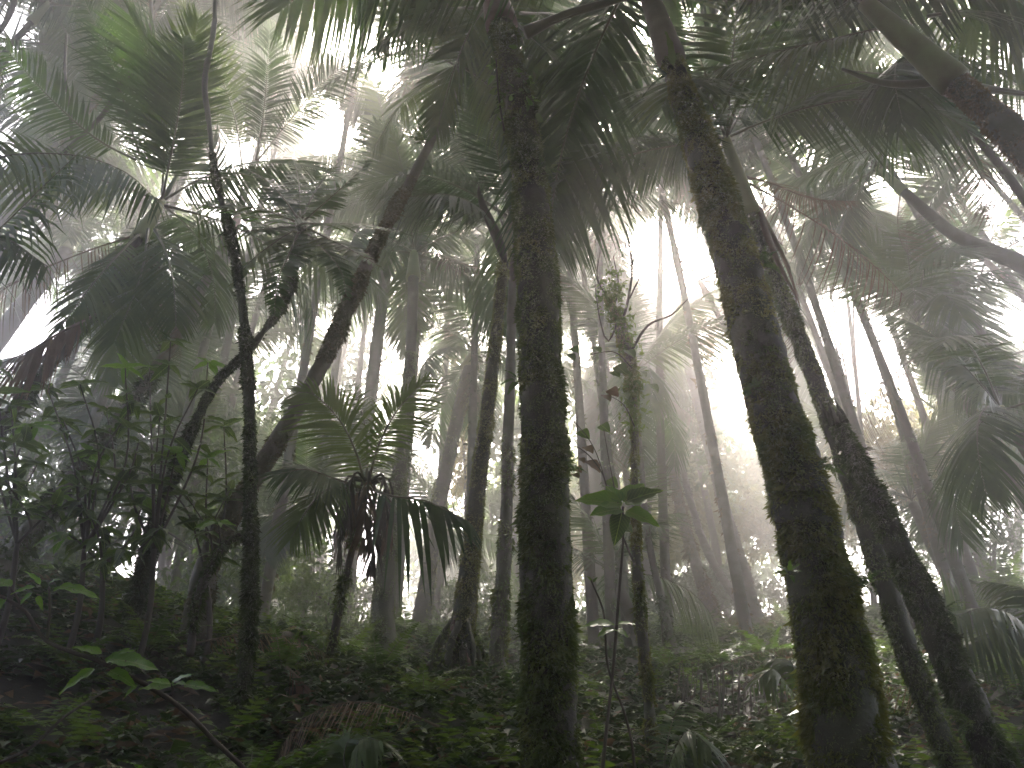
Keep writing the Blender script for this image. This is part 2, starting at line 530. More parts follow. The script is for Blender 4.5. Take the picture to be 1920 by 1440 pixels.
def frond_geo(C, hint, pairs=55, llen=0.5, wid=0.033, pet=0.16, a0=72, a1=34, lift=-14, sag=0.35, seed=0, rach=0.012, ragged=0.06, shape='palm', tipdroop=0.0):
    """Leaflets (as ribbons of four segments) down both sides of the midrib curve C. Returns leaf Geo, midrib Geo."""
    r = np.random.default_rng(seed)
    C = smooth_path(C, 60)
    u = np.linspace(pet, 0.995, pairs)
    B = interp_curve(C, u)
    T = norm(interp_curve(C, np.clip(u + 0.01, 0, 1)) - interp_curve(C, np.clip(u - 0.01, 0, 1)))
    H = np.asarray(hint, float)
    S = norm(np.cross(T, H))
    N = np.cross(S, T)
    v = (u - pet) / (1 - pet)
    if shape == 'palm':
        prof = np.clip(0.45 + 1.5 * v, 0, 1) * np.clip(1.0 - np.clip(v - 0.5, 0, 1) ** 1.6 * 2.1, 0.22, 1)
    elif shape == 'fern':
        prof = np.clip(0.35 + 2.5 * v, 0, 1) * np.clip(1.08 - v, 0.06, 1) ** 0.75
    else:
        prof = np.clip(1.05 - v, 0.05, 1)
    geo = Geo()
    st = np.array([0, 0.14, 0.42, 0.72, 1.0])
    wp = np.array([0.3, 0.95, 1.0, 0.68, 0.04])
    for sg in (-1, 1):
        keep = r.random(pairs) > ragged
        n = keep.sum()
        ang = np.radians(a0 + (a1 - a0) * v[keep] + r.normal(0, 3.0, n))
        lf = np.radians(lift + r.normal(0, 6, n))
        side = S[keep] * sg * np.cos(lf)[:, None] + N[keep] * np.sin(lf)[:, None]
        d = T[keep] * np.cos(ang)[:, None] + side * np.sin(ang)[:, None]
        ln = llen * prof[keep] * r.uniform(0.88, 1.08, n)
        sg_ = sag * r.uniform(0.6, 1.4, n)
        w = norm(np.cross(d, N[keep]) + N[keep] * r.normal(0, 0.22, n)[:, None])
        pts = B[keep][:, None, :] + d[:, None, :] * (ln[:, None] * st[None])[..., None]
        pts[..., 2] -= (ln * sg_)[:, None] * st[None] ** 2
        wd = (wid * (0.6 + 0.4 * prof[keep]) * r.uniform(0.8, 1.1, n))[:, None] * wp[None] * 0.5
        Lp, Rp = pts - w[:, None, :] * wd[..., None], pts + w[:, None, :] * wd[..., None]
        V = np.stack([Lp, Rp], 2).reshape(-1, 3)         # n, 5, 2
        base = (np.arange(n) * 10)[:, None]
        q = np.concatenate([np.stack([base[:, 0] + 2 * k, base[:, 0] + 2 * k + 1, base[:, 0] + 2 * k + 3, base[:, 0] + 2 * k + 2], 1) for k in range(4)])
        geo.add(V, q)
    mr = Geo()
    cc = interp_curve(C, np.linspace(0, 1, 16))
    mr.tube(cc, rach * np.linspace(1.0, 0.16, 16) * np.where(np.arange(16) < 2, 1.25, 1.0), 5, cap=False)
    return geo, mr


def arc(L, droop, n=12, curl=1.0):
    """Local frond midrib: along +X, bending down by droop radians in all."""
    u = np.linspace(0, 1, n)
    ang = -droop * u ** (1.0 + 0.6 * curl)
    dx, dz = np.cos(ang), np.sin(ang)
    return np.stack([np.r_[0, np.cumsum(dx[:-1])], np.zeros(n), np.r_[0, np.cumsum(dz[:-1])]], 1) * (L / (n - 1))


# openings in the canopy where the sky shows: no frond grows across these (px, py, radius px)
GAPS = [(625, 50, 50), (622, 225, 38), (30, 55, 50), (725, 110, 35), (1205, 45, 45), (1285, 480, 70), (1200, 460, 40), (1605, 675, 85), (1700, 755, 48), (1500, 265, 35), (1665, 330, 45), (340, 490, 30),
        (85, 595, 50), (490, 730, 40), (1090, 640, 30), (1350, 680, 45), (1385, 780, 45), (755, 1000, 50), (920, 960, 35), (1095, 1110, 35), (630, 1030, 25), (1900, 600, 50), (260, 235, 25), (1830, 340, 30), (1440, 1040, 35),
        (470, 265, 25), (700, 690, 25), (1140, 215, 20), (1420, 350, 25), (1090, 800, 35), (1560, 560, 20), (860, 930, 25)]
GAPA = np.array(GAPS, float)


def to_px(p):
    v = np.asarray(p, float) - CAM
    f = v[:, 1] * math.cos(PITCH) + v[:, 2] * math.sin(PITCH)
    u = -v[:, 1] * math.sin(PITCH) + v[:, 2] * math.cos(PITCH)
    f = np.where(f > 0.3, f, np.nan)
    return 960 + FPX * v[:, 0] / f, 720 - FPX * u / f, f


PROTO = {}
PROTO_C = {'palm': [arc(1.0, d_) for d_ in (0.35, 0.6, 0.9, 1.2, 1.5, 1.8)]}


def crosses_gap(p, az, el, L, roll, variant):
    R = np.array(Matrix.Rotation(az, 3, 'Z') @ Matrix.Rotation(-el, 3, 'Y') @ Matrix.Rotation(roll, 3, 'X'))
    pts = PROTO_C['palm'][variant][3:] @ R.T * L + np.asarray(p)
    x, y, f = to_px(pts)
    half = 0.045 * L * FPX / f
    d = np.hypot(x[:, None] - GAPA[None, :, 0], y[:, None] - GAPA[None, :, 1])
    with np.errstate(invalid='ignore'):
        return bool((d < GAPA[None, :, 2] + half[:, None]).any())


def proto(kind, C, **kw):
    g1, g2 = frond_geo(C, (0.02, 0, 1), **kw)
    mat = {'dry': M['palm_dry'], 'fernfrond': M['fern'], 'treefern': M['fern']}.get(kind, M['palm'])
    PROTO.setdefault(kind, []).append((g1.mesh(kind + '_leaflets', mat, smooth=False), g2.mesh(kind + '_midrib', M['midrib_dry'] if kind == 'dry' else M['midrib'])))


for i, dr in enumerate((0.35, 0.6, 0.9, 1.2, 1.5, 1.8)):
    proto('palm', arc(1.0, dr), pairs=54, llen=0.28 + 0.025 * (i % 3), wid=0.017, lift=(-6, -14, -20)[i % 3], sag=0.3 + 0.12 * (i % 3), seed=20 + i, rach=0.0065)
for i, dr in enumerate((0.5, 1.0, 1.6)):
    proto('dry', arc(1.0, dr), pairs=44, llen=0.24, wid=0.008, lift=-30, sag=0.8, seed=40 + i, rach=0.0065, ragged=0.22)
for i, dr in enumerate((0.5, 0.8, 1.2)):
    proto('treefern', arc(1.0, dr), pairs=46, llen=0.15, wid=0.019, pet=0.08, a0=84, a1=62, lift=-4, sag=0.1, seed=50 + i, rach=0.009, ragged=0.02, shape='fern')
for i, dr in enumerate((0.7, 1.1, 1.5)):
    proto('fernfrond', arc(1.0, dr), pairs=22, llen=0.2, wid=0.045, pet=0.12, a0=80, a1=55, lift=0, sag=0.25, seed=60 + i, rach=0.008, ragged=0.03, shape='tri')


def set_mat(o, mat):
    o.material_slots[0].link = 'OBJECT'
    o.material_slots[0].material = mat


def add_frond(parent, B, kind, p, az, el, L, roll=0.0, variant=None, mat=None, name='frond'):
    lst = PROTO[kind]
    lv, mr = lst[(variant if variant is not None else random.randrange(len(lst))) % len(lst)]
    f = link(name, lv, parent)
    f.rotation_mode = 'XYZ'
    R = Matrix.Rotation(az, 4, 'Z') @ Matrix.Rotation(-el, 4, 'Y') @ Matrix.Rotation(roll, 4, 'X')
    f.matrix_local = Matrix.Translation(Vector(np.asarray(p) - np.asarray(B))) @ R @ Matrix.Scale(L, 4)
    m = link('midrib', mr, f)
    if mat:
        set_mat(f, mat)
    return f


def hero_frond(parent, B, path, hint=(0, -0.45, 1), llen=0.5, mat=None, rib=None, name='frond', **kw):
    """A frond of its own shape; path = (px, py, Y) from stalk to tip."""
    C = [P(*q) for q in path]
    g1, g2 = frond_geo(np.array(C), hint, llen=llen, **kw)
    f = link(name, g1.mesh('frond', mat or M['palm'], B, smooth=False), parent)
    link('midrib', g2.mesh('midrib', rib or M['midrib'], B), f)
    return f


def trunk_geo(C, r, k=14, lump=0.06, fine=0.0, seed=0, ring=0.0):
    T, e1, e2 = frames(C)
    a = np.linspace(0, 2 * math.pi, k, endpoint=False)
    dirs = e1[:, None, :] * np.cos(a)[None, :, None] + e2[:, None, :] * np.sin(a)[None, :, None]
    P0 = C[:, None, :] + dirs * r[:, None, None]
    n1 = fbm(P0.reshape(-1, 3) * 3.0, seed, 3).reshape(len(C), k)
    rr = r[:, None] * (1 + lump * n1)
    if fine:
        rr = rr + fine * (fbm(P0.reshape(-1, 3) * 22.0, seed + 5, 3) + 0.9 * fbm(P0.reshape(-1, 3) * 8.0, seed + 6, 2)).reshape(len(C), k)
    if ring:
        s = np.r_[0, np.cumsum(np.linalg.norm(np.diff(C, axis=0), axis=1))]
        rr = rr * (1 + ring * np.cos(s * 2 * math.pi / 0.11) ** 6)[:, None]
    g = Geo()
    g.add(C[:, None, :] + dirs * rr[..., None], ring_quads(len(C), k))
    # end caps
    for row, flip in ((0, 1), (len(C) - 1, 0)):
        idx = row * k + np.arange(k)
        c = g.n
        g.V.append(C[row][None])
        g.n += 1
        g.T.append(np.array([(c, idx[(i + 1) % k], idx[i]) if flip else (c, idx[i], idx[(i + 1) % k]) for i in range(k)]))
    return g


def moss_geo(C, r, tufts, blade=0.028, per=5, seed=0, span=(0.0, 1.0), face=None, patch=0.15, wid=0.22):
    """Moss as fans of small blades standing off the bark."""
    rg = np.random.default_rng(seed)
    T, e1, e2 = frames(C)
    m = int(tufts * 2.4)
    s = rg.uniform(span[0], span[1], m) * (len(C) - 1)
    th = rg.uniform(0, 2 * math.pi, m)
    i = np.clip(s.astype(int), 0, len(C) - 2)
    f = (s - i)[:, None]
    lerp = lambda A: A[i] * (1 - f) + A[i + 1] * f
    c, rad = lerp(C), lerp(r[:, None])
    nrm = norm(lerp(e1) * np.cos(th)[:, None] + lerp(e2) * np.sin(th)[:, None])
    p = c + nrm * rad * 0.97
    dens = fbm(p * 4.0, seed + 11, 3)
    vis = np.einsum('ij,ij->i', nrm, norm(CAM - p)) > -0.45       # the side turned to the place one looks from, and its rim
    ok = (dens > patch - 0.35 + rg.normal(0, 0.15, m)) & vis
    p, nrm, tt = p[ok][:tufts], nrm[ok][:tufts], lerp(T)[ok][:tufts]
    n = len(p)
    p = np.repeat(p, per, 0)
    nrm = np.repeat(nrm, per, 0)
    tt = np.repeat(tt, per, 0)
    n *= per
    down = np.array([0, 0, -1.0])
    d = norm(nrm * rg.uniform(0.35, 1.0, n)[:, None] + rg.normal(0, 0.55, (n, 3)) + down * rg.uniform(0, 0.7, n)[:, None])
    ln = blade * rg.gamma(5, 0.2, n) * np.clip(0.95 + 0.75 * fbm(p * 7.0, seed + 31, 2), 0.4, 2.2)
    w = norm(np.cross(d, rg.normal(0, 1, (n, 3)))) * (ln * wid)[:, None]
    tip = p + d * ln[:, None] + down * (ln * 0.25)[:, None]
    V = np.stack([p - w, tip, p + w + d * (ln * 0.25)[:, None]], 1).reshape(-1, 3)
    return Geo().add(V, tris=np.arange(n * 3).reshape(-1, 3))


def build_trunk(key, parent, mat, moss=0, blade=0.028, k=14, lump=0.06, fine=0.0, seed=0, ring=0.0, mossmat=None, name='trunk', **mk):
    C, r = TREES[key]
    B = np.array(parent.location)
    if moss:
        r = np.maximum(r - fine - 0.9 * blade, r * 0.6)       # leaves room for the moss
    g = trunk_geo(C, r, k, lump, fine, seed, ring)
    t = link(name, g.mesh(name, mat, B), parent)
    if moss:
        mo = link('moss', moss_geo(C, r, moss, blade, seed=seed, **mk).mesh('moss', mossmat or M['moss'], B, smooth=False), t)
        mo['kind'] = 'stuff'
    return t


def crownshaft(parent, B, p, axis, r, L, mat, r1=0.62):
    u = np.linspace(0, 1, 14)
    C = p[None] - axis[None] * 0.03 + axis[None] * (u * L)[:, None]
    rr = r * (1.25 - (1.25 - r1) * u ** 0.8) * np.where(u < 0.05, 0.92, 1.0)
    g = Geo().tube(C, rr, 14)
    return link('crownshaft', g.mesh('crownshaft', mat, B), parent)


def crown(parent, B, p, axis, L=2.2, n=12, seed=0, el=(78, -18), dry=1, fresh=0, spear=True, skip=()):
    """A palm's crown: spear leaf, living fronds from steep young ones to drooping old ones, and dry ones hanging."""
    st = random.getstate()
    random.seed(seed)
    az0 = random.uniform(0, 6.28)
    for i in range(n):
        az = az0 + i * 2.39996 + random.uniform(-0.25, 0.25)
        t = i / max(1, n - 1)
        e = math.radians(el[0] + (el[1] - el[0]) * t + random.uniform(-8, 8))
        ok = True
        for (a, b) in skip:
            if a <= math.degrees(az) % 360 <= b:
                ok = False
        var = min(5, int(1 + t * 3.5 + random.uniform(-0.8, 1.2)))
        ll = L * random.uniform(0.85, 1.1)
        q = p + axis * random.uniform(-0.05, 0.02)
        rl = random.uniform(-0.35, 0.35)
        for k_ in range(10):
            if not crosses_gap(q, az, e, ll, rl, max(0, var)):
                break
            az += random.uniform(0.3, 0.9)
            ll *= 0.96
        else:
            ok = False
        if ok:
            add_frond(parent, B, 'palm', q, az, e, ll, rl, max(0, var), M['palm_fresh_lit'] if i < fresh else None)
    for i in range(dry):
        az = random.uniform(0, 6.28)
        add_frond(parent, B, 'dry', p - axis * 0.45, az, math.radians(random.uniform(-60, -25)), L * random.uniform(0.6, 0.85), random.uniform(-0.5, 0.5), None, name='dry_frond')
    if spear:
        C = p[None] + (axis[None] * 0.9 + np.array([random.uniform(-.15, .15), random.uniform(-.15, .15), 0.2])[None]) * np.linspace(0, L * 0.45, 6)[:, None]
        sp = link('spear_leaf', Geo().tube(C, np.array([0.02, 0.022, 0.018, 0.013, 0.008, 0.002]), 6).mesh('spear_leaf', M['palm'], B), parent)
    random.setstate(st)


def palm(key, label, group='palms of the forest', mat='palmbark', moss=0, blade=0.026, shaft='shaft_green', shaftL=0.7, L=2.2, n=12, seed=0,
         el=(78, -18), dry=1, fresh=0, make_crown=True, k=14, lump=0.06, fine=0.0, ring=0.0, name='palm_tree', mossmat=None, skip=(), **mk):
    C, r = TREES[key]
    B = C[0]
    if B[1] > 6 and not key.startswith('fill'):
        L *= 1 + 0.03 * (B[1] - 6)
    t = thing(name, label, 'palm tree', B, group)
    build_trunk(key, t, M[mat], moss, blade, k, lump, fine, seed, ring, mossmat, **mk)
    ax = norm(C[-1] - C[-6])
    if shaft:
        crownshaft(t, B, C[-1], ax, r[-1], shaftL, M[shaft])
    top = C[-1] + ax * shaftL * 0.93
    if make_crown:
        crown(t, B, top, ax, L, n, seed, el, dry, fresh, skip=skip)
    return t, B, top, ax


# --- the big mossy palm in the middle
t, B, top, ax = palm('centre', 'thick moss-covered palm trunk upright in the middle of the picture', mat='mossbark', moss=36000, blade=0.0155, patch=-0.55, shaft='shaft_brown', shaftL=0.8, k=48, lump=0.05,
                     fine=0.008, seed=1, L=2.4, n=13, el=(75, 0), dry=0)
g = Geo()
for q, w in (([(985, 62, 3.95), (1060, 28, 3.9), (1170, -5, 3.8), (1300, -60, 3.7)], 0.036),):
    C = smooth_path([P(*z) for z in q], 14)
    g.tube(C, np.linspace(w, w * 0.6, 14) * np.r_[1.4, 1.2, np.ones(12)], 8)
link('leaf_stalk', g.mesh('leaf_stalk', M['midrib'], B), t)
hero_frond(t, B, [(915, 5, 4.1), (880, 60, 4.5), (845, 150, 4.9), (818, 250, 5.1)], (0.5, -0.9, 0.3), 0.36, pairs=60, wid=0.029, lift=-25, sag=0.3, seed=101)
hero_frond(t, B, [(975, 25, 4.1), (1060, 32, 4.8), (1150, 90, 5.3), (1280, 180, 5.6)], (-0.1, -0.6, 1), 0.55, pairs=60, wid=0.029, lift=-30, sag=0.5, seed=102)
hero_frond(t, B, [(970, 45, 4.1), (1040, 110, 5.0), (1120, 195, 5.6), (1230, 245, 5.9)], (-0.1, -0.6, 1), 0.55, pairs=55, wid=0.029, lift=-30, sag=0.6, seed=103)
hero_frond(t, B, [(905, 15, 4.1), (820, 20, 4.6), (740, 60, 4.9), (700, 90, 4.8)], (0.1, -0.6, 1), 0.36, pairs=60, wid=0.029, lift=-25, sag=0.5, seed=104)

# --- the right mossy palm
t, B, top, ax = palm('right', 'thickest dark mossy palm trunk, leaning left, right of the picture middle', mat='mossbark', moss=38000, blade=0.0145, patch=-0.55, shaft='palebark', shaftL=1.1, k=52, lump=0.05,
                     fine=0.008, seed=2, L=2.4, n=13, el=(72, 0), dry=0)

# --- palm behind it
t, B, top, ax = palm('behind_right', 'slimmer greyish palm just behind the thickest mossy trunk', moss=10000, blade=0.014, patch=-0.2, mat='mossbark', shaftL=0.9, L=1.9, n=11, seed=3, k=24, fine=0.004, dry=2)
for q, s in (([(1418, 395, 5.0), (1440, 450, 4.95), (1468, 510, 4.9), (1495, 560, 4.9)], 0.05), ([(1424, 400, 5.05), (1455, 455, 5.0), (1480, 510, 5.0), (1500, 575, 5.0)], 0.03)):
    C = smooth_path([P(*z) for z in q], 12)
    gg = Geo().tube(C, np.linspace(s, 0.004, 12), 6)
    link('dry_sheath', gg.mesh('dry_sheath', M['palm_dry'], B), t)
hero_frond(t, B, [(1392, 330, 5.1), (1450, 345, 5.3), (1520, 372, 5.5), (1600, 378, 5.6)], (0, -0.6, 1), 0.3, pairs=46, wid=0.012, lift=-5, sag=0.5, seed=111, mat=M['palm_dry'], rib=M['midrib_dry'])

# --- broken trunk
C, r = TREES['broken']
B = C[0]
t = thing('broken_trunk', 'broken-off mossy trunk with jagged top at the right', 'tree trunk', B)
build_trunk('broken', t, M['mossbark'], 16000, 0.016, 36, 0.06, 0.008, 4, patch=-0.5)
g = Geo()
ax = norm(C[-1] - C[-5])
_, e1, e2 = frames(C[-6:])
for i in range(9):
    a_ = i / 9 * 2 * math.pi
    p0 = C[-1] + (e1[-1] * math.cos(a_) + e2[-1] * math.sin(a_)) * r[-1] * 0.82
    h_ = [0.16, 0.05, 0.09, 0.03, 0.06, 0.13, 0.04, 0.1, 0.07][i]
    g.tube(np.stack([p0 - ax * 0.05, p0 + ax * h_ * 0.5, p0 + ax * h_]), np.array([r[-1] * 0.36, r[-1] * 0.24, 0.003]), 5)
link('splintered_top', g.mesh('splintered_top', M['mossbark'], B), t)

# --- leaning palm on the left
t, B, top, ax = palm('leaning', 'mossy palm leaning right across the left half, pale ringed top', moss=7500, blade=0.014, patch=0.05, span=(0, 0.8), mat='palmbark', shaft='palebark', shaftL=0.4, L=1.9, n=6, seed=5, k=24, fine=0.005, dry=0, el=(75, 25),
                     mossmat=M['moss_rust'], ring=0.05)

for q, s_ in (([(866, 130, 5.2), (790, 95, 5.4), (700, 110, 5.6), (590, 170, 5.8)], 122), ([(866, 125, 5.2), (800, 40, 5.3), (730, 5, 5.4), (650, 0, 5.5)], 123), ([(868, 130, 5.2), (810, 150, 5.5), (750, 200, 5.8), (700, 280, 6.0)], 124)):
    hero_frond(t, B, q, (0, -0.8, 0.7), 0.4, pairs=54, wid=0.024, lift=-15, sag=0.35, seed=s_)

# --- slender tree with a hanging mossy root
C, r = TREES['slender']
B = C[0]
t = thing('slender_tree', 'thin winding tree stem rising through the left third', 'tree', B)
build_trunk('slender', t, M['mossbark'], 8000, 0.0125, 18, 0.12, 0.004, 6, patch=-0.3, span=(0.0, 0.66))
q = smooth_path([P(*z) for z in [(470, 995, 4.35), (425, 1020, 4.3), (390, 1070, 4.25), (368, 1140, 4.2), (356, 1230, 4.15)]], 40)
rr = np.linspace(0.022, 0.016, 40)
ro = link('hanging_root', trunk_geo(q, rr, 8, 0.2, 0.003, 7).mesh('hanging_root', M['twig'], B), t)
mo = link('moss', moss_geo(q, rr, 500, 0.022, seed=8).mesh('moss', M['moss'], B, smooth=False), ro)
mo['kind'] = 'stuff'

# the slender stem's own leafy crown, unseen above the frame, added to shade the mist
cl_ = [P(420, -190, 4.8), P(330, -260, 4.4), P(520, -240, 5.0), P(250, -200, 5.2), P(600, -200, 5.6), P(420, -330, 5.2), P(150, -260, 5.0), P(700, -280, 5.4)]
for c_ in cl_:
    link('limb', Geo().tube(smooth_path([TREES['slender'][0][-1], (TREES['slender'][0][-1] + c_) / 2 + np.array([0, 0, .2]), c_], 10), np.linspace(.03, .01, 10), 6).mesh('limb', M['twig'], B), t)
SLENDER = (t, B, cl_)

# --- tree fern
C, r = TREES['treefern']
B = C[0]
t = thing('tree_fern', 'tree fern with dark crooked trunk and spread comb-like fronds', 'tree fern', B)
build_trunk('treefern', t, M['mossbark'], 6500, 0.016, 18, 0.1, 0.006, 9, patch=-0.3)
for i, (q, mt) in enumerate([
        ([(565, 420, 4.80), (640, 420, 4.60), (710, 425, 4.40), (768, 440, 4.35)], None), ([(572, 412, 4.80), (620, 370, 4.60), (670, 325, 4.50), (692, 300, 4.50)], None),
        ([(567, 408, 4.85), (590, 360, 5.00), (620, 320, 5.10), (640, 300, 5.10)], None), ([(562, 405, 4.85), (562, 360, 5.10), (556, 320, 5.30), (550, 300, 5.40)], None),
        ([(557, 408, 4.85), (530, 370, 4.90), (495, 335, 4.90), (450, 312, 4.80)], None), ([(552, 414, 4.80), (500, 395, 4.60), (440, 385, 4.40), (390, 390, 4.30)], None),
        ([(552, 420, 4.75), (480, 408, 4.30), (400, 388, 4.00), (308, 378, 3.80)], 'bright'), ([(552, 425, 4.80), (500, 430, 4.60), (440, 436, 4.50), (370, 448, 4.40)], None),
        ([(554, 430, 4.80), (515, 455, 4.70), (470, 490, 4.70), (430, 540, 4.70)], None), ([(575, 428, 4.80), (620, 450, 4.70), (670, 475, 4.60), (720, 505, 4.60)], None),
        ([(572, 435, 4.80), (610, 470, 4.60), (640, 510, 4.50), (650, 560, 4.50)], None), ([(560, 436, 4.75), (540, 480, 4.60), (520, 530, 4.50), (515, 590, 4.50)], None)]):
    hero_frond(t, B, q, (0, -0.7, 1), 0.235 if mt is None else 0.15, M['bright'] if mt else M['palm'], pairs=38, wid=0.03 if mt is None else 0.028, pet=0.06, a0=84, a1=60, lift=-4, sag=0.12, seed=130 + i, rach=0.009, ragged=0.02, shape='fern')

# --- palm on stilt roots
t, B, top, ax = palm('stilt', 'slim mossy palm standing on a cone of stilt roots', moss=11000, blade=0.014, patch=-0.3, mat='mossbark', shaft='shaft_green', shaftL=0.55, L=2.0, n=7, seed=7, k=22, fine=0.004, dry=0, el=(70, 10))
TC = TREES['stilt'][0]
for i in range(24):
    a_ = i / 24 * 2 * math.pi + 0.25 * math.sin(i * 5)
    d_ = np.array([math.cos(a_), math.sin(a_), 0])
    h_ = 0.42 + 0.16 * math.sin(i * 3)
    p0 = TC[int(np.argmin(abs(TC[:, 2] - B[2] - h_)))] + d_ * 0.08
    p2 = B + np.array([0.03, 0, 0]) + d_ * (0.22 + 0.08 * math.sin(i * 7))
    p2[2] = float(ground_h(p2[0], p2[1])) - 0.1
    C = smooth_path([p0, (p0 + p2) / 2 + d_ * 0.03 + np.array([0.02 * math.sin(i * 11), 0, 0.05]), p2], 16)
    rr = np.linspace(0.024, 0.016, 16) * (0.7 + 0.5 * ((i * 37) % 10) / 10)
    ro = link('stilt_root', trunk_geo(C, rr, 7, 0.25, 0.004, i).mesh('stilt_root', M['mossbark'] if i % 5 else M['root'], B), t)
    mo = link('moss', moss_geo(C, rr, 90, 0.02, seed=400 + i).mesh('moss', M['moss'], B, smooth=False), ro)
    mo['kind'] = 'stuff'
for q, s in (([(945, 440, 6.6), (1040, 372, 6.2), (1150, 362, 5.9), (1290, 385, 5.8)], 141), ([(950, 425, 6.6), (1030, 340, 6.0), (1140, 292, 5.8), (1300, 300, 5.7)], 142),
             ([(938, 435, 6.6), (890, 385, 6.3), (830, 364, 6.1), (750, 372, 6.0)], 143), ([(942, 420, 6.7), (900, 300, 7.0), (850, 230, 7.2), (800, 200, 7.4)], 144)):
    hero_frond(t, B, q, (0, -0.5, 1), 0.5, pairs=56, wid=0.028, lift=-32, sag=0.4, seed=s)
C = smooth_path([P(948, 492, 6.55), P(930, 440, 6.45), P(905, 385, 6.4), P(893, 335, 6.4)], 14)
link('flower_sheath', Geo().tube(C, np.array([0.02, 0.04, 0.05, 0.055, 0.055, 0.053, 0.05, 0.046, 0.04, 0.034, 0.027, 0.02, 0.012, 0.002]), 8).mesh('flower_sheath', M['twig'], B), t)

# --- palm just left of the middle trunk, red roots
t, B, top, ax = palm('beside_centre', 'brownish palm trunk close behind the middle trunk with red roots at its foot', moss=1500, blade=0.02, shaftL=0.7, L=2.0, n=9, seed=8, k=20, fine=0.003, shaft='shaft_brown', dry=1, span=(0.0, 0.5))
for i in range(11):
    a_ = i / 11 * 2 * math.pi
    d_ = np.array([math.cos(a_), math.sin(a_), 0])
    p0 = B + np.array([0, 0, 0.25]) + d_ * 0.1
    p2 = B + d_ * (0.22 + 0.05 * math.sin(i * 9))
    p2[2] = float(ground_h(p2[0], p2[1])) - 0.1
    link('root', trunk_geo(smooth_path([p0, (p0 + p2) / 2 + d_ * 0.03, p2], 10), np.full(10, 0.016), 6, 0.1, 0.0, i).mesh('root', M['root'], B), t)

# --- flared palm
t, B, top, ax = palm('flared', 'mossy palm with widely flared foot left of the middle trunks', moss=12000, blade=0.017, patch=-0.3, mat='mossbark', shaftL=0.6, L=2.1, n=13, seed=9, k=24, fine=0.005, dry=0, span=(0, 0.75))
hero_frond(t, B, [(780, 470, 8.5), (830, 480, 8.3), (880, 500, 8.2), (935, 505, 8.1)], (0, -0.8, 0.8), 0.45, M['palm_dry'], M['midrib_dry'], pairs=48, wid=0.013, lift=0, sag=0.4, seed=151, name='dry_frond')

t, B, top, ax = palm('hazy_middle', 'misty grey palm with broad dark crown left of the stilt-rooted palm', shaftL=0.5, L=2.2, n=11, seed=10, el=(60, -25), dry=1, moss=900, blade=0.03)

# --- young palm, lit look of some fronds put into a lighter leaf colour
t, B, top, ax = palm('young', 'young low palm with clear feather fronds and dead leaf skirt', name='young_palm', shaft=None, shaftL=0.05, L=1.2, n=0, seed=11, make_crown=False, mat='twig', moss=500, k=12)
for i, (q, mt, ll) in enumerate([
        ([(684, 908, 5.50), (668, 850, 5.26), (638, 790, 5.10), (592, 742, 5.02), (560, 735, 5.02)], 'palm_fresh_lit', 0.42), ([(690, 905, 5.50), (712, 830, 5.34), (748, 765, 5.26), (800, 712, 5.26)], 'palm_fresh_lit', 0.34),
        ([(676, 915, 5.50), (620, 895, 5.26), (570, 880, 5.10), (520, 890, 5.02)], 'palm', 0.36), ([(672, 920, 5.50), (620, 915, 5.26), (580, 950, 5.10), (545, 1010, 5.02)], 'palm_fresh_lit', 0.34),
        ([(690, 915, 5.50), (735, 930, 5.18), (800, 940, 4.94), (872, 975, 4.78)], 'palm', 0.40),
        ([(686, 905, 5.50), (690, 840, 5.66), (680, 780, 5.82), (660, 720, 5.98)], 'palm', 0.36)]):
    hero_frond(t, B, q, (0, -1, 0.15) if i in (0, 1, 5) else (0, -0.9, 0.6), ll, M[mt], pairs=(18 if i == 4 else 42), wid=(0.042 if i == 4 else 0.021), lift=-12 if i != 4 else -50, sag=0.3 if i != 4 else 0.7, seed=160 + i, rach=0.012, a1=28)
for i in range(9):
    a_ = i * 0.7
    d_ = np.array([math.cos(a_), math.sin(a_), 0])
    p0 = top + d_ * 0.03
    ln_ = random.uniform(0.35, 0.75)
    C = smooth_path([p0, p0 + d_ * 0.12 + np.array([0, 0, 0.02]), p0 + d_ * 0.17 - np.array([0, 0, ln_ * 0.5]), p0 + d_ * 0.16 - np.array([0, 0, ln_])], 12)
    g1, g2 = frond_geo(C, (d_[0], d_[1], 0.4), pairs=14, llen=0.22, wid=0.02, pet=0.3, a0=35, a1=12, lift=-10, sag=0.4, seed=170 + i, rach=0.012)
    f = link('dead_leaf', g1.mesh('dead_leaf', M['palm_dry'] if i % 2 else M['twig'], B, smooth=False), t)
    link('midrib', g2.mesh('midrib', M['twig'], B), f)

# --- snag with climbers
C, r = TREES['snag']
B = C[0]
t = thing('dead_tree', 'dead standing stem with bare twigs and climbers right of the middle trunk', 'tree', B)
build_trunk('snag', t, M['palmbark'], 7000, 0.015, 20, 0.22, 0.006, 12, patch=0.1)
for q, w in (([(1165, 610, 4.95), (1178, 560, 4.9), (1185, 500, 4.9), (1175, 430, 4.9)], 0.012), ([(1180, 560, 4.9), (1200, 520, 4.85), (1225, 480, 4.85)], 0.007), ([(1140, 560, 5), (1120, 520, 5), (1125, 470, 5)], 0.008),
             ([(1182, 660, 4.9), (1215, 610, 4.85), (1260, 590, 4.8), (1290, 560, 4.8)], 0.012), ([(1175, 640, 4.95), (1150, 590, 5.0), (1160, 540, 5.05), (1150, 480, 5.1)], 0.009), ([(1184, 505, 4.9), (1192, 470, 4.9), (1210, 420, 4.9)], 0.006),
             ([(1160, 600, 4.95), (1140, 640, 4.9), (1125, 600, 4.9), (1115, 530, 4.9)], 0.008)):
    cc = smooth_path([P(*z) for z in q], 14)
    link('twig', Geo().tube(cc, np.linspace(w, w * 0.3, 14), 6).mesh('twig', M['twig'], B), t)

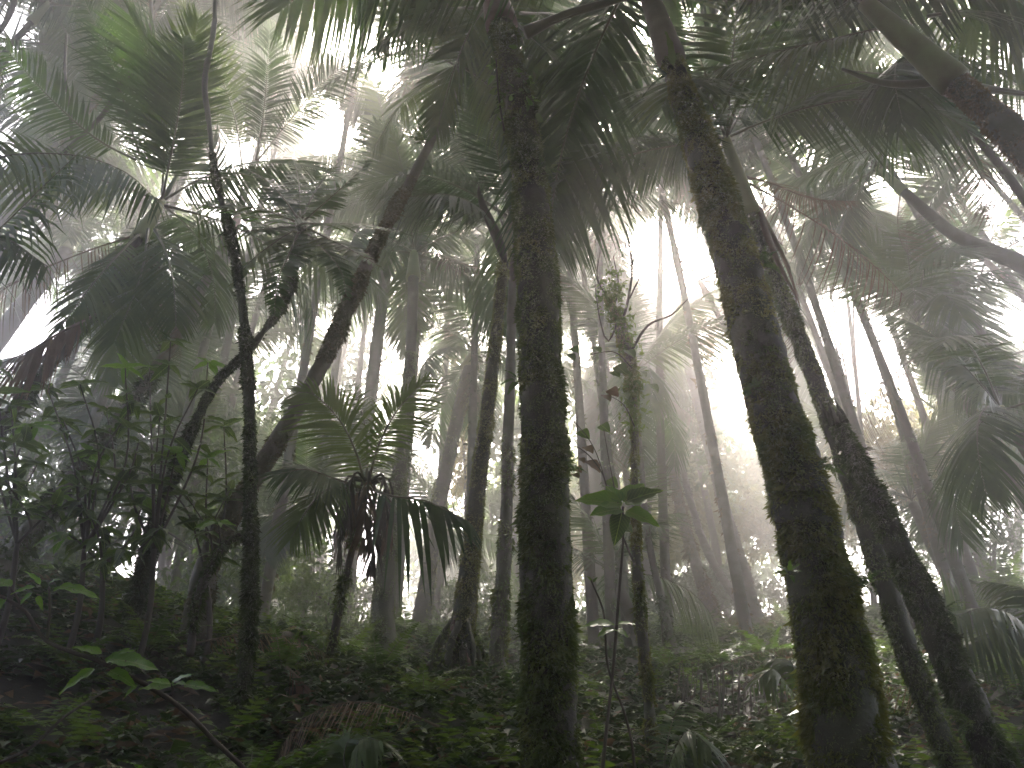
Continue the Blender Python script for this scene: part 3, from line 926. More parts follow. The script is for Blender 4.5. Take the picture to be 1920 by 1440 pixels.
cl_ = [P(1140, 560, 4.95), P(1165, 600, 4.9), P(1180, 660, 4.9), P(1186, 720, 4.85), P(1190, 770, 4.8), P(1150, 535, 5.0)]
SNAG = (t, B, cl_)

# --- palms in the fog
palm('fog_right', 'misty palm on the knoll with dead leaves round its foot, right of the dead stem', shaftL=0.6, L=2.3, n=12, seed=13, dry=2, moss=1200, blade=0.03, mossmat=M['moss_rust'])
palm('fog_gold', 'misty trunk furred with golden moss, left of the knoll palm', shaftL=0.5, L=2.0, n=11, seed=14, dry=1, moss=2200, blade=0.05, mossmat=M['moss_rust'])
palm('fog_slim', 'slimmest upright misty palm just right of the dead stem', shaftL=0.5, L=1.9, n=9, seed=15, dry=1, moss=500)
palm('fog_crossing', 'thin misty trunk slanting down to the foot of the knoll palm', shaftL=0.5, L=2.0, n=10, seed=16, dry=0, moss=500, blade=0.04)
palm('centre_fog', 'faint grey trunk in bright fog between middle trunk and dead stem', shaftL=0.6, L=2.2, n=12, seed=17, dry=2)

# --- top right palm with green crownshaft
t, B, top, ax = palm('topright', 'palm with pale green crownshaft leaning in from the top right corner', shaft='shaft_green', shaftL=0.85, L=2.3, n=5, seed=18, k=28, fine=0.006, moss=9000, blade=0.014, patch=0.0, mat='palmbark', mossmat=M['moss_rust'], dry=0, el=(60, 20))
for q, s, ll in (([(1700, 40, 3.8), (1600, 65, 3.9), (1480, 92, 4.0), (1370, 122, 4.1), (1270, 165, 4.2)], 181, 0.55), ([(1690, 15, 3.9), (1580, 20, 4.3), (1470, 45, 4.7), (1380, 80, 4.9)], 182, 0.5),
                 ([(1715, 70, 3.9), (1690, 130, 4.6), (1620, 190, 5.1), (1530, 220, 5.4)], 183, 0.5), ([(1760, 150, 4.2), (1720, 215, 5.0), (1640, 275, 5.4), (1525, 330, 5.6)], 184, 0.5),
                 ([(1740, 30, 3.7), (1830, 20, 3.9), (1920, 60, 4.0), (2000, 120, 4.1)], 185, 0.55), ([(1730, 90, 4.0), (1800, 110, 4.6), (1880, 140, 5.0), (1960, 210, 5.2)], 186, 0.5),
                 ([(1705, -10, 3.8), (1760, -40, 3.7), (1850, -40, 3.6), (1960, 0, 3.6)], 187, 0.55), ([(1690, 0, 3.8), (1600, -40, 3.6), (1480, -30, 3.5), (1380, 0, 3.5)], 188, 0.55)):
    hero_frond(t, B, q, (0, -0.5, 1), ll, pairs=56, wid=0.029, lift=-25, sag=0.4, seed=s)
for q, w in (([(1775, 150, 3.7), (1700, 158, 3.8), (1640, 152, 3.9), (1580, 130, 4.0)], 0.035), ([(1800, 160, 3.7), (1860, 168, 3.8), (1950, 180, 3.9)], 0.035)):
    cc = smooth_path([P(*z) for z in q], 12)
    link('leaf_stalk', Geo().tube(cc, np.linspace(w, w * 0.35, 12), 8).mesh('leaf_stalk', M['midrib'], B), t)
palm('topright_slim', 'slim dark trunk beneath the crownshaft palm at the top right', shaftL=0.4, L=1.6, n=6, seed=19, dry=1, moss=400, shaft='shaft_brown')

palm('hazy_right', 'misty palm trunk bending in from the right edge below the crownshaft palm', shaftL=0.5, L=2.0, n=12, seed=20, dry=1)
t, B, top, ax = palm('right_mid', 'misty palm with open spoke-like crown above the bright gap at right', shaftL=0.45, L=2.1, n=12, seed=21, dry=1, moss=500)
t, B, top, ax = palm('right_edge', 'dark small-crowned palm at the right edge below mid height', shaftL=0.3, L=1.6, n=8, seed=22, dry=0)
hero_frond(t, B, [(1895, 795, 6.0), (1850, 735, 5.8), (1800, 680, 5.7), (1760, 665, 5.7)], (0, -0.9, 0.6), 0.38, pairs=44, wid=0.032, lift=-10, sag=0.35, seed=191)
t, B, top, ax = palm('left_long', 'long bare-barked palm slanting up from the left edge', shaftL=0.6, L=2.2, n=5, seed=23, dry=0, moss=2200, k=20, fine=0.003, shaft='shaft_brown', span=(0, 0.6))
for q, s in (([(455, 320, 7.25), (440, 220, 6.95), (400, 110, 6.55), (335, 5, 6.25)], 201), ([(480, 300, 7.25), (492, 230, 6.95), (500, 150, 6.75), (505, 60, 6.55)], 202), ([(480, 305, 7.25), (540, 230, 7.15), (610, 150, 6.95), (690, 95, 6.85)], 203)):
    hero_frond(t, B, q, (0, -1, -1.90), 0.5, pairs=56, wid=0.026, lift=-12, sag=0.3, seed=s)
t, B, top, ax = palm('left_dark', 'dark-crowned palm near the left edge with hanging black fronds', shaftL=0.55, L=1.9, n=8, seed=24, dry=2, moss=1400, k=20, fine=0.003)
for q, s, ll in (([(262, 290, 5.85), (240, 220, 5.55), (210, 120, 5.25), (155, -5, 5.05)], 211, 0.44), ([(255, 300, 5.85), (180, 260, 5.55), (95, 185, 5.25), (0, 80, 5.05)], 212, 0.44),
                 ([(278, 430, 5.55), (268, 500, 5.25), (245, 570, 5.05), (215, 640, 4.95)], 213, 0.42), ([(290, 430, 5.55), (310, 470, 5.25), (325, 530, 5.05), (330, 610, 4.95)], 214, 0.42),
                 ([(258, 440, 5.45), (210, 490, 5.15), (160, 550, 4.95), (110, 620, 4.85)], 215, 0.34)):
    hero_frond(t, B, q, (0, -1, -0.90) if s < 213 else (0.2, -1, 0.4), ll, pairs=52, wid=0.025, lift=-15, sag=0.35, seed=s)
hero_frond(t, B, [(180, 590, 5.05), (110, 625, 4.75), (50, 660, 4.55), (-40, 700, 4.45)], (0, -0.5, 1), 0.3, M['palm_dry'], M['midrib_dry'], pairs=40, wid=0.02, lift=-60, sag=0.8, a0=40, a1=15, seed=216, name='dry_frond')
t, B, top, ax = palm('upper_fog', 'pale sunlit palm left of the leaning trunk top, hung with long fronds', shaftL=0.5, L=2.4, n=9, seed=29, dry=1)
for q, s_ in (([(735, 345, 9.4), (728, 270, 9.2), (712, 190, 9.0), (690, 120, 8.8)], 231), ([(735, 345, 9.4), (690, 300, 9.2), (620, 290, 9.0), (545, 310, 8.8)], 232), ([(740, 340, 9.4), (770, 250, 9.2), (780, 160, 9.0), (770, 70, 8.8)], 233),
              ([(730, 350, 9.4), (660, 330, 9.0), (590, 335, 8.7), (520, 370, 8.5)], 234)):
    hero_frond(t, B, q, (0, -1, 0.25), 0.62, M['palm_fresh_lit'], pairs=50, wid=0.034, lift=-10, sag=0.3, seed=s_)
palm('left_fog', 'pale misty palm trunk at the left edge below the hanging fronds', shaftL=0.5, L=2.2, n=11, seed=25, dry=1)
palm('right_fog_star', 'small misty palm with starburst crown on the far right slope', shaft=None, shaftL=0.1, L=1.5, n=11, seed=26, dry=0, fresh=6, el=(80, 10), name='young_palm')
palm('right_fog_back', 'faint slanting palm behind the starburst palm on the right slope', shaftL=0.4, L=2.0, n=10, seed=27, dry=1)

# --- a palm outside the left edge whose big fronds hang into view
C = smooth_path([np.array([-4.7, 4.4, float(ground_h(-4.7, 4.4)) - 0.2, 0.11]), np.array([-4.4, 4.3, 4.2, 0.095]), np.array([-4.2, 4.2, 5.2, 0.08])], 50)
TREES['left_near'] = (C[:, :3], C[:, 3])
t, B, top, ax = palm('left_near', 'near palm at the left edge with long curved dark leaflets', shaftL=0.5, L=2.0, n=0, seed=28, dry=0, el=(70, 20), moss=600, make_crown=False)
q0 = (-60, 480, 4.1)
for q, s, ll in (([(-190, 420, 4.2), (-60, 470, 3.9), (0, 428, 3.8), (75, 355, 3.75), (148, 286, 3.8)], 221, 0.5), ([(-190, 400, 4.2), (-20, 300, 4.2), (130, 290, 4.3), (230, 320, 4.3), (300, 380, 4.3)], 222, 0.42),
                 ([(-190, 430, 4.2), (-90, 420, 4.0), (0, 440, 3.9), (90, 500, 3.9)], 223, 0.36)):
    hero_frond(t, B, q, (0.1, -0.6, 1), ll, pairs=44, wid=0.029, lift=-25, sag=0.7, seed=s, a1=45)

# ------------------------------------------------------------------ further palms behind, mostly crowns in the mist
FILL = [
    (60, 40, 7.6, 2.3, 12, -0.6, 'palm crown hanging into the top left corner in front of the pale ones'),
    (320, -30, 7.6, 2.3, 12, -0.4, 'palm crown hanging from the top edge left of the slender stem'),
    (500, -40, 9.0, 2.3, 12, -0.2, 'palm crown hanging from the top edge right of the slender stem'),
    (100, 690, 14.5, 2.0, 13, 0.0, 'faint far palm crown above the far left shrubs'),
    (300, 650, 15.0, 2.0, 13, 0.0, 'faint far palm crown between the left slanting trunks'),
    (430, 720, 15.5, 2.0, 13, 0.0, 'faint far palm crown behind the crossing of slender stem and tree fern'),
    (560, 590, 15.0, 2.0, 13, 0.0, 'faint far palm crown under the tree fern fronds'),
    (670, 540, 14.5, 2.0, 13, 0.0, 'faint far palm crown right beside the leaning trunk'),
    (740, 840, 15.5, 1.9, 13, 0.0, 'faint far palm crown right of the lit young palm frond'),
    (850, 690, 15.0, 2.0, 13, 0.0, 'faint far palm crown left of the stilt-rooted palm'),
    (1000, 640, 15.0, 2.0, 13, 0.0, 'faint far palm crown at the left edge of the middle trunk'),
    (1120, 560, 15.0, 2.0, 13, 0.0, 'faint far palm crown under the bare twigs of the dead stem'),
    (1255, 620, 14.5, 2.0, 13, 0.0, 'faint far palm crown right of the dead stem top'),
    (1430, 720, 15.0, 2.0, 13, 0.0, 'faint far palm crown peeping round the thickest trunk'),
    (1510, 600, 15.0, 2.0, 13, 0.0, 'faint far palm crown between thickest trunk and bright right gap'),
    (1540, 800, 15.5, 1.9, 13, 0.0, 'faint far palm crown above the broken trunk top'),
    (1790, 730, 15.0, 2.0, 13, 0.0, 'faint far palm crown under the spoke-crowned palm'),
    (1890, 660, 15.0, 2.0, 13, 0.0, 'faint far palm crown at the right edge beside the bright gap'),
    (560, 110, 12.5, 2.3, 13, 0.2, 'pale palm crown straddling the upper left bright gap'),
    (690, 20, 12.0, 2.3, 13, 0.2, 'pale palm crown at the top between bright gap and leaning trunk'),
    (440, 90, 12.5, 2.3, 13, -0.2, 'pale palm crown left of the upper left bright gap'),
    (700, 240, 13.0, 2.2, 12, 0.2, 'pale palm crown below the upper left bright gap'),
    (560, 330, 13.5, 2.1, 12, 0.0, 'pale palm crown right above the tree fern'),
    (120, 190, 12.0, 2.3, 13, -0.5, 'pale palm crown at upper left behind the bare stalk'),
    (1010, 480, 12.5, 2.1, 12, 0.0, 'faint palm crown behind the middle trunk at upper half'),
    (1310, 400, 12.5, 2.1, 12, 0.3, 'faint palm crown just left of the thickest trunk, upper half'),
    (1740, 480, 13.0, 2.1, 12, 0.3, 'faint palm crown above the spoke-crowned palm at right'),
    (1280, 980, 14.5, 1.9, 12, 0.0, 'faint low palm crown between golden furred trunk and knoll palm'),
  # px, py, Y of the crown, frond length, fronds, lean x, label
    (90, 300, 9.5, 2.4, 12, -1.0, 'misty palm crown high behind the near left fronds'),
    (700, 470, 12.0, 2.2, 9, 0.6, 'misty palm crown behind the tree fern'),
    (330, 720, 10.5, 2.2, 13, -0.6, 'low palm crown between the two left leaning trunks'),
    (840, 590, 11.6, 2.0, 12, 0.3, 'misty palm crown between flared palm and stilt-rooted palm'),
    (1085, 450, 9.5, 2.2, 11, 0.2, 'palm crown with brown fronds right of the middle trunk'),
    (1130, 640, 12.0, 2.0, 11, 0.2, 'pale palm crown behind the top of the dead stem'),
    (1120, 300, 8.5, 2.2, 11, -0.5, 'dark palm crown high between the two thick trunks'),
    (1330, 560, 10.0, 2.2, 10, 0.9, 'misty palm crown left of the thickest trunk at mid height'),
    (1480, 640, 12.5, 2.1, 11, 0.6, 'faint palm crown just right of the thickest trunk'),
    (1560, 420, 9.5, 2.3, 12, -0.7, 'misty palm crown left of the bending right trunk'),
    (1850, 330, 8.6, 2.2, 10, 1.0, 'misty palm crown under the top right trunk'),
    (1880, 520, 9.5, 2.2, 11, 1.0, 'misty palm crown at the right edge at mid height'),
    (1800, 800, 10.5, 2.0, 11, 0.8, 'yellowish palm crown low on the right in front of the slope'),
    (1640, 880, 12.5, 2.0, 11, 0.6, 'yellow-green palm crown right of the broken trunk'),
    (250, 80, 9.0, 2.5, 12, -0.6, 'palm crown at the top left corner behind the twisting vine'),
    (50, 120, 10.0, 2.4, 11, -1.0, 'sunlit palm crown in the extreme top left'),
    (560, 20, 11.5, 2.3, 10, 0.0, 'pale palm crown at the top left of the bright gap'),
    (1040, 130, 9.5, 2.3, 11, 0.1, 'dark palm crown behind the top of the middle trunk'),
    (1430, 180, 8.6, 2.3, 11, 0.5, 'dark palm crown right of the thickest trunk top'),
    (1180, 90, 9.0, 2.2, 9, 0.3, 'palm crown at the top between the two thick trunks'),
    (420, 610, 11.0, 2.2, 12, -0.4, 'grey palm crown behind the slender winding stem'),
    (160, 780, 9.5, 2.0, 12, -0.8, 'dark low palm crown at far left behind the shrubs'),
    (560, 1000, 9.6, 1.7, 12, 0.0, 'low palm clump left of the young palm foot'),
    (840, 1010, 12.0, 1.6, 9, 0.0, 'low palm with splayed leaves between the misty trunks'),
    (1150, 1080, 9.4, 1.5, 10, 0.0, 'low bright palm between middle trunk and dead stem'),
    (370, 180, 10.5, 2.4, 12, -0.4, 'pale palm crown behind the upper part of the slender stem'),
    (160, 420, 11.0, 2.3, 13, -0.8, 'misty palm crown behind the long curved dark leaflets'),
    (30, 520, 12.0, 2.3, 12, -0.8, 'faint palm crown at the left edge above the bright gap'),
    (260, 560, 12.0, 2.2, 12, -0.5, 'faint palm crown behind the hanging black fronds'),
    (800, 420, 10.0, 2.3, 13, 0.2, 'grey palm crown right of the leaning trunk at upper middle'),
    (900, 250, 9.0, 2.3, 13, 0.1, 'dark palm crown just left of the upper middle trunk'),
    (1240, 330, 9.5, 2.3, 13, -1.3, 'dark palm crown beside the left of the thickest trunk'),
    (1400, 300, 10.5, 2.3, 12, 0.5, 'misty palm crown right behind the thickest trunk'),
    (1500, 480, 11.5, 2.2, 13, -0.7, 'misty palm crown between the thickest trunk and the bright gap'),
    (1640, 520, 10.5, 2.2, 13, -1.0, 'misty palm crown above the bright gap at right'),
    (1700, 230, 9.5, 2.3, 12, 0.7, 'yellow-green lit palm crown under the dark top right fronds'),
    (1800, 640, 11.5, 2.2, 12, 0.8, 'misty palm crown right of the bright gap'),
    (1920, 700, 10.0, 2.2, 12, 0.9, 'misty palm crown at the right edge above the small dark palm'),
    (1560, 130, 8.5, 2.4, 13, 0.5, 'dark palm crown above the bright green leaves at top right'),
    (1340, 60, 8.0, 2.4, 12, 0.4, 'dark palm crown at the top right of the thickest trunk'),
    (820, 60, 9.0, 2.4, 12, 0.1, 'dark palm crown at the top left of the middle trunk'),
    (440, 980, 11.5, 1.9, 13, -0.1, 'low misty palm crown behind the slender stem'),
    (250, 1010, 9.5, 1.7, 12, -0.3, 'low dark palm crown behind the tree fern trunk'),
]
for i, (px, py, Y, L, n, lean, label) in enumerate(FILL):
    while P(px, py, Y)[2] > 16.5:
        Y -= 0.1
    tp = P(px, py, Y)
    low = py > 950
    sc_ = far(Y) / Y
    L *= sc_
    lean += (px - 960) / 960 * 1.6 * sc_
    bx, by = tp[0] + lean, far(Y) + random.uniform(-0.3, 0.6)
    b = np.array([bx, by, float(ground_h(bx, by)) - 0.15])
    if tp[2] - b[2] < 0.5:
        tp[2] = b[2] + 0.6
    C = smooth_path([np.r_[b, 0.10 * sc_], np.r_[b + (tp - b) * 0.5 + np.array([lean * 0.12, 0, 0]), 0.078 * sc_], np.r_[tp, 0.06 * sc_]], 40)
    TREES['fill%d' % i] = (C[:, :3], C[:, 3])
    palm('fill%d' % i, label, shaftL=0.1 if low else 0.5, shaft=None if low else ('shaft_green', 'shaft_brown')[i % 2], L=L, n=n - 1, seed=300 + i, dry=i % 3 if not low else 0,
         fresh=4 if any(w_ in label for w_ in ('yellow', 'sunlit', 'bright palm')) else 0, el=(80, 0) if low else (74, -22), k=10, moss=0 if low or Y > 14 else 300, blade=0.04, mossmat=M['moss_rust'] if i % 2 else M['moss'], patch=0.1, lump=0.12)  # crowns labelled sunlit get some fronds in the lighter leaf colour

# ------------------------------------------------------------------ leafy trees (many small leaves through the crown's volume)
def leaf_cloud(centres, radii, n, size, seed, hang=0.3):
    """Small pointed leaves, each two folded faces, strewn in uneven clumps through overlapping ellipsoids."""
    rg = np.random.default_rng(seed)
    centres, radii = np.asarray(centres, float), np.asarray(radii, float)
    wts = np.prod(radii, 1)
    pick = rg.choice(len(centres), n * 3, p=wts / wts.sum())
    d = norm(rg.normal(0, 1, (n * 3, 3))) * (rg.random((n * 3, 1)) ** 0.45)
    p = centres[pick] + d * radii[pick]
    dens = fbm(p * 1.5, seed + 1, 3)
    p = p[dens > -0.12 + rg.normal(0, 0.18, len(p))][:n]
    n = len(p)
    d = norm(rg.normal(0, 1, (n, 3)) + np.array([0, 0, -hang]))
    up = norm(rg.normal(0, 0.6, (n, 3)) + np.array([0, 0, 1.0]))
    w = norm(np.cross(d, up))
    nn = np.cross(w, d)
    ln = size * rg.uniform(0.6, 1.25, n)[:, None]
    V = np.stack([p, p + d * ln * 0.45 - w * ln * 0.22 + nn * ln * 0.06, p + d * ln - nn * ln * 0.08, p + d * ln * 0.45 + w * ln * 0.22 + nn * ln * 0.06], 1)
    return Geo().add(V.reshape(-1, 3), np.arange(n * 4).reshape(-1, 4))


def leafy_tree(label, base, top, r0, clumps, n, size, seed, mat='broad', group=None, bark='twig', name='broadleaf_tree'):
    base, top = np.asarray(base, float), np.asarray(top, float)
    size *= max(1.0, base[1] / 12.0)
    t = thing(name, label, 'tree', base, group)
    mid = (base + top) / 2 + np.array([0.15, 0.1, 0])
    C = smooth_path([np.r_[base, r0], np.r_[mid, r0 * 0.75], np.r_[top, r0 * 0.4]], 30)
    tr = link('trunk', trunk_geo(C[:, :3], C[:, 3], 10, 0.1, 0.004, seed).mesh('trunk', M[bark], base), t)
    for i, (c, rad) in enumerate(clumps):
        c = np.asarray(c, float)
        s = C[int(8 + 20 * ((i * 0.37) % 1.0)), :3]
        L_ = smooth_path([s, (s + c) / 2 + np.array([0, 0, 0.15]), c], 12)
        link('limb', Geo().tube(L_, np.linspace(r0 * 0.4, r0 * 0.1, 12), 6).mesh('limb', M[bark], base), tr)
    g = leaf_cloud([c for c, _ in clumps], [r_ for _, r_ in clumps], n, size, seed)
    cr = link('crown', g.mesh('crown', M[mat], base, smooth=False), t)
    cr['kind'] = 'stuff'
    return t


t, B, cl_ = SNAG
cr = link('clinging_leaves', leaf_cloud(cl_, [(0.11, 0.11, 0.17)] * len(cl_), 900, 0.045, 93).mesh('clinging_leaves', M['fern'], B, smooth=False), t)
cr['kind'] = 'stuff'
t, B, cl_ = SLENDER
cr = link('crown', leaf_cloud(cl_, [(0.8, 0.8, 0.5)] * len(cl_), 4200, 0.16, 91).mesh('crown', M['broad'], B, smooth=False), t)
cr['kind'] = 'stuff'

# unseen trees overhead and behind, added to shade the near ground and mist
for i, (x, y, h) in enumerate([(-2.6, -1.6, 7.0), (2.4, -1.2, 7.6), (0.2, -3.4, 7.2), (-5.0, 0.6, 7.8), (5.2, 0.8, 7.4), (-4.2, -4.2, 8.0), (4.4, -4.6, 7.6), (-1.2, -0.6, 8.8), (1.3, -0.9, 9.2), (-7.0, 3.0, 8.4), (7.4, 3.2, 8.4), (-8.5, 6.5, 8.6), (9.0, 6.5, 9.0), (-9.5, 10.0, 8.5), (11.5, 9.5, 9.0), (-6.4, 5.0, 9.0), (6.6, 5.2, 9.2)]):
    z0 = float(ground_h(x, y)) - 0.15
    C = smooth_path([[x, y, z0, 0.13], [x + 0.2, y + 0.1, z0 + h * 0.5, 0.1], [x + 0.1, y + 0.3, z0 + h, 0.08]], 40)
    TREES['behind%d' % i] = (C[:, :3], C[:, 3])
    palm('behind%d' % i, 'unseen palm overhead or behind the camera, added to shade the near forest', group='unseen palms added for shade', L=2.6, n=15, seed=500 + i, dry=1, k=10, el=(70, -20))
for i, (x, y, big) in enumerate([(-4.5, -3.0, 0), (-1.6, -5.0, 0), (1.8, -5.2, 0), (4.8, -3.0, 0), (-7.5, 0.5, 0), (7.6, 0.5, 0), (0.2, -8.0, 0),
                                 (-3.2, -0.4, 1), (3.4, -0.2, 1), (-0.2, -2.2, 1), (-6.2, -2.6, 1), (6.4, -2.4, 1), (-2.8, -6.2, 1), (3.2, -6.4, 1), (-8.4, 3.6, 1), (9.0, 3.4, 1)]):
    z0 = float(ground_h(x, y)) - 0.1
    if big:
        cl = [((x + random.uniform(-1.6, 1.6), min(y + random.uniform(-1.4, 1.4), 1.4 if abs(x) < 5 else 6), z0 + h), (2.0, 1.7, 0.9)) for h in (7.2, 7.8, 8.4, 9.0, 9.6)]
        leafy_tree('unseen tall leafy tree over the camera, added to shade the near forest', (x, y, z0), (x, y, z0 + 8), 0.13, cl, 5200, 0.3, 640 + i, group='unseen leafy trees added for shade')
    else:
        cl = [((x + random.uniform(-1, 1), y + random.uniform(-0.8, 0.8), z0 + h), (1.7, 1.3, 1.1)) for h in (1.2, 2.4, 3.6, 4.8, 6.0, 7.0)]
        leafy_tree('unseen leafy tree behind the camera, added to block light', (x, y, z0), (x, y, z0 + 6.5), 0.1, cl, 6000, 0.26, 600 + i, group='unseen leafy trees added for shade')

# ------------------------------------------------------------------ leafy trees and bushes that close the view between the trunks
def clump(px, py, Y, rx, rz=None):
    k_ = far(Y) / Y
    return (P(px, py, Y), (rx * k_, rx * k_, (rz or rx * 0.8) * k_))


for i, (px, py, w_) in enumerate([(-150, 900, 0), (150, 820, 1), (420, 900, 2), (600, 780, 3), (960, 860, 5), (1200, 760, 6), (1480, 900, 8), (1900, 780, 10), (2150, 850, 11), (300, 560, 12), (1050, 980, 15), (860, 1080, 16), (1330, 1000, 17), (520, 1040, 18)]):
    Yf = 15.5 + (i * 7 % 5) * 0.5
    while P(px, py - 110, Yf)[2] > 15.0:
        Yf -= 0.1
    b = P(px, 1180, Yf)
    b[2] = float(ground_h(b[0], b[1])) - 0.2
    cl = [clump(px + dx, py + dy, Yf, 1.0, 0.9) for dx, dy in ((-60, -40), (50, -70), (0, 20), (-30, 90), (60, 70))]
    where = ['beyond the left edge', 'behind the far left shrubs', 'behind the slender stem', 'behind the young palm crown', 'behind the middle trunk', 'behind the dead stem', 'behind the thickest trunk foot', 'behind the right edge palms', 'beyond the right edge', 'high behind the left leaning trunks',
             'low beside the middle trunk', 'low between the misty palm and stilt-rooted palm', 'low behind the golden furred trunk', 'low behind the left bank shrubs'][i]
    leafy_tree('faint grey far tree ' + where, b, P(px, py, Yf), 0.15, cl, 2600, 0.2, 900 + i, 'broad', 'far trees fading in the mist')
for label, base, tp, cl, n, size, mat in [
        ('dark leafy tree behind the shrubs at the far left', (60, 1090, 9.0), (150, 860, 9.2), [clump(60, 880, 9, .9), clump(190, 950, 9, .9), clump(330, 900, 9.4, .9), clump(110, 1010, 8.6, .8), clump(380, 1040, 8.6, .8), clump(40, 760, 9.6, .7)], 5200, .13, 'broad'),
        ('leafy tree between slender stem and young palm, in mist', (480, 1150, 10.5), (500, 880, 11), [clump(430, 830, 11, .9), clump(520, 940, 10.5, .8), clump(560, 1060, 10, .8), clump(400, 950, 10.6, .8)], 3600, .13, 'broad'),
        ('yellowish leafy tree right of the broken trunk below the bright gap', (1650, 1130, 12.5), (1650, 820, 12.8), [clump(1655, 800, 12.6, .75), clump(1600, 870, 12.6, .7), clump(1700, 870, 12.2, .9), clump(1575, 950, 12.8, .8), clump(1740, 800, 13, .6), clump(1780, 880, 12.4, .8)], 7500, .12, 'yellow'),
        ('green leafy tree on the far right slope', (1850, 1120, 11.5), (1860, 960, 11.8), [clump(1860, 1010, 11.4, .9), clump(1760, 970, 12, .8), clump(1940, 940, 11.4, .9), clump(1690, 1010, 12.4, .8), clump(1900, 870, 12, .7)], 5200, .11, 'fern'),
        ('hazy leafy tree between dead stem and thickest trunk', (1300, 1170, 14.0), (1340, 900, 14.2), [clump(1330, 960, 14, 1.0), clump(1430, 860, 14, .8), clump(1240, 900, 14.4, 1.0), clump(1190, 1020, 13.4, .9), clump(1420, 990, 13.6, .8), clump(1300, 820, 14.4, .9)], 9500, .15, 'yellow'),
        ('pale leafy tree in the fog right beside the middle trunk', (1090, 1180, 14.5), (1090, 960, 14.8), [clump(1095, 960, 14.5, .9), clump(1130, 1060, 14, .8), clump(1010, 900, 15, 1.0)], 2600, .12, 'yellow'),
        ('low bush on the ridge behind the stilt-rooted palm', (880, 1170, 11.8), (880, 1120, 11.8), [clump(860, 1130, 11.8, .5), clump(930, 1120, 12, .55), clump(830, 1160, 11.6, .4)], 1800, .11, 'fern'),
        ('rounded bush on the ridge behind the slender stem', (470, 1130, 10.6), (470, 1080, 10.6), [clump(440, 1085, 10.6, .5), clump(500, 1090, 10.8, .5), clump(380, 1080, 10.4, .5)], 2600, .11, 'broad'),
        ('rounded bush on the ridge behind the young palm foot', (650, 1150, 12.0), (660, 1110, 12.0), [clump(640, 1100, 12, .5), clump(700, 1120, 12, .45)], 1800, .11, 'broad'),
        ('rounded bush on the ridge right of the middle trunk', (1150, 1170, 12.6), (1150, 1130, 12.6), [clump(1130, 1140, 12.6, .4), clump(1190, 1120, 12.6, .55), clump(1240, 1130, 12.6, .5)], 2600, .11, 'broad'),
        ('rounded bush behind the golden furred trunk foot', (1320, 1160, 13.4), (1320, 1120, 13.4), [clump(1300, 1110, 13.4, .55), clump(1370, 1100, 13.4, .5)], 2200, .11, 'broad'),
        ('rounded bush behind the thickest trunk and knoll palm', (1500, 1150, 13.4), (1500, 1110, 13.4), [clump(1480, 1120, 13.4, .5), clump(1550, 1090, 13.4, .6)], 2200, .11, 'broad'),
        ('rounded bush on the right slope under the starburst palm', (1720, 1110, 13.0), (1720, 1070, 13.0), [clump(1690, 1080, 13, .6), clump(1770, 1060, 13, .6), clump(1830, 1060, 13, .5)], 2600, .11, 'fern'),
        ('low bush on the ridge left of the flared palm', (600, 1160, 9.6), (620, 1120, 9.6), [clump(600, 1130, 9.6, .5), clump(660, 1160, 9.6, .4), clump(530, 1110, 9.4, .6)], 2000, .1, 'fern'),
        ('sunlit yellow-green broadleaf branches showing through the top right fronds', (1640, 1150, 11.5), (1560, 330, 11.5), [clump(1500, 235, 11, .5), clump(1600, 275, 11, .45), clump(1690, 395, 11.5, .45), clump(1440, 200, 11, .35)], 2200, .2, 'bright'),
        ('mossy hanging foliage between stilt-rooted palm and misty palm', (860, 1190, 12.4), (868, 820, 12.6), [clump(872, 800, 12.6, .3, .7), clump(868, 900, 12.6, .3, .6)], 1400, .09, 'yellow')]:
    b = P(*base)
    b[2] = float(ground_h(b[0], b[1])) - 0.1
    leafy_tree(label, b, P(*tp), 0.07, cl, n, size, len(label), mat)

# ------------------------------------------------------------------ single broad leaves
def leaf_mesh(name, wid, mat, serr=0.0, tipw=0.55, bend=0.25, st=9):
    """A leaf one unit long along +X, folded along its midrib and bent down."""
    u = np.linspace(0, 1, st)
    w = wid * np.sin(np.pi * np.clip(u, 0, 1) ** tipw) ** 0.8
    w[0], w[-1] = 0.006, 0.002
    if serr:
        w = w * (1 + serr * (np.arange(st) % 2) * np.where((u > 0.08) & (u < 0.97), 1, 0))
    z = -bend * u ** 2
    mid = np.stack([u, 0 * u, z], 1)
    wav = 0.022 * np.sin(u * 17 + wid * 40)
    L_ = np.stack([u, w, z + w * 0.28 + wav], 1)
    R_ = np.stack([u, -w, z + w * 0.34 - wav], 1)
    V = np.vstack([L_, mid, R_])
    q = [(i, i + 1, st + i + 1, st + i) for i in range(st - 1)] + [(st + i, st + i + 1, 2 * st + i + 1, 2 * st + i) for i in range(st - 1)]
    return Geo().add(V, q).mesh(name, mat, smooth=True)


LEAF = {'oval': leaf_mesh('oval_leaf', 0.19, M['broad_veined']), 'bright': leaf_mesh('serrated_leaf', 0.17, M['bright_veined'], 0.1, st=19, bend=0.18), 'round': leaf_mesh('round_leaf', 0.40, M['broad_veined'], bend=0.1),
        'big': leaf_mesh('big_leaf', 0.27, M['bright_veined'], bend=0.12), 'strap': leaf_mesh('strap_leaf', 0.055, M['broad_veined'], tipw=0.4, bend=0.35), 'young': leaf_mesh('young_leaf', 0.2, M['fern'], bend=0.2)}


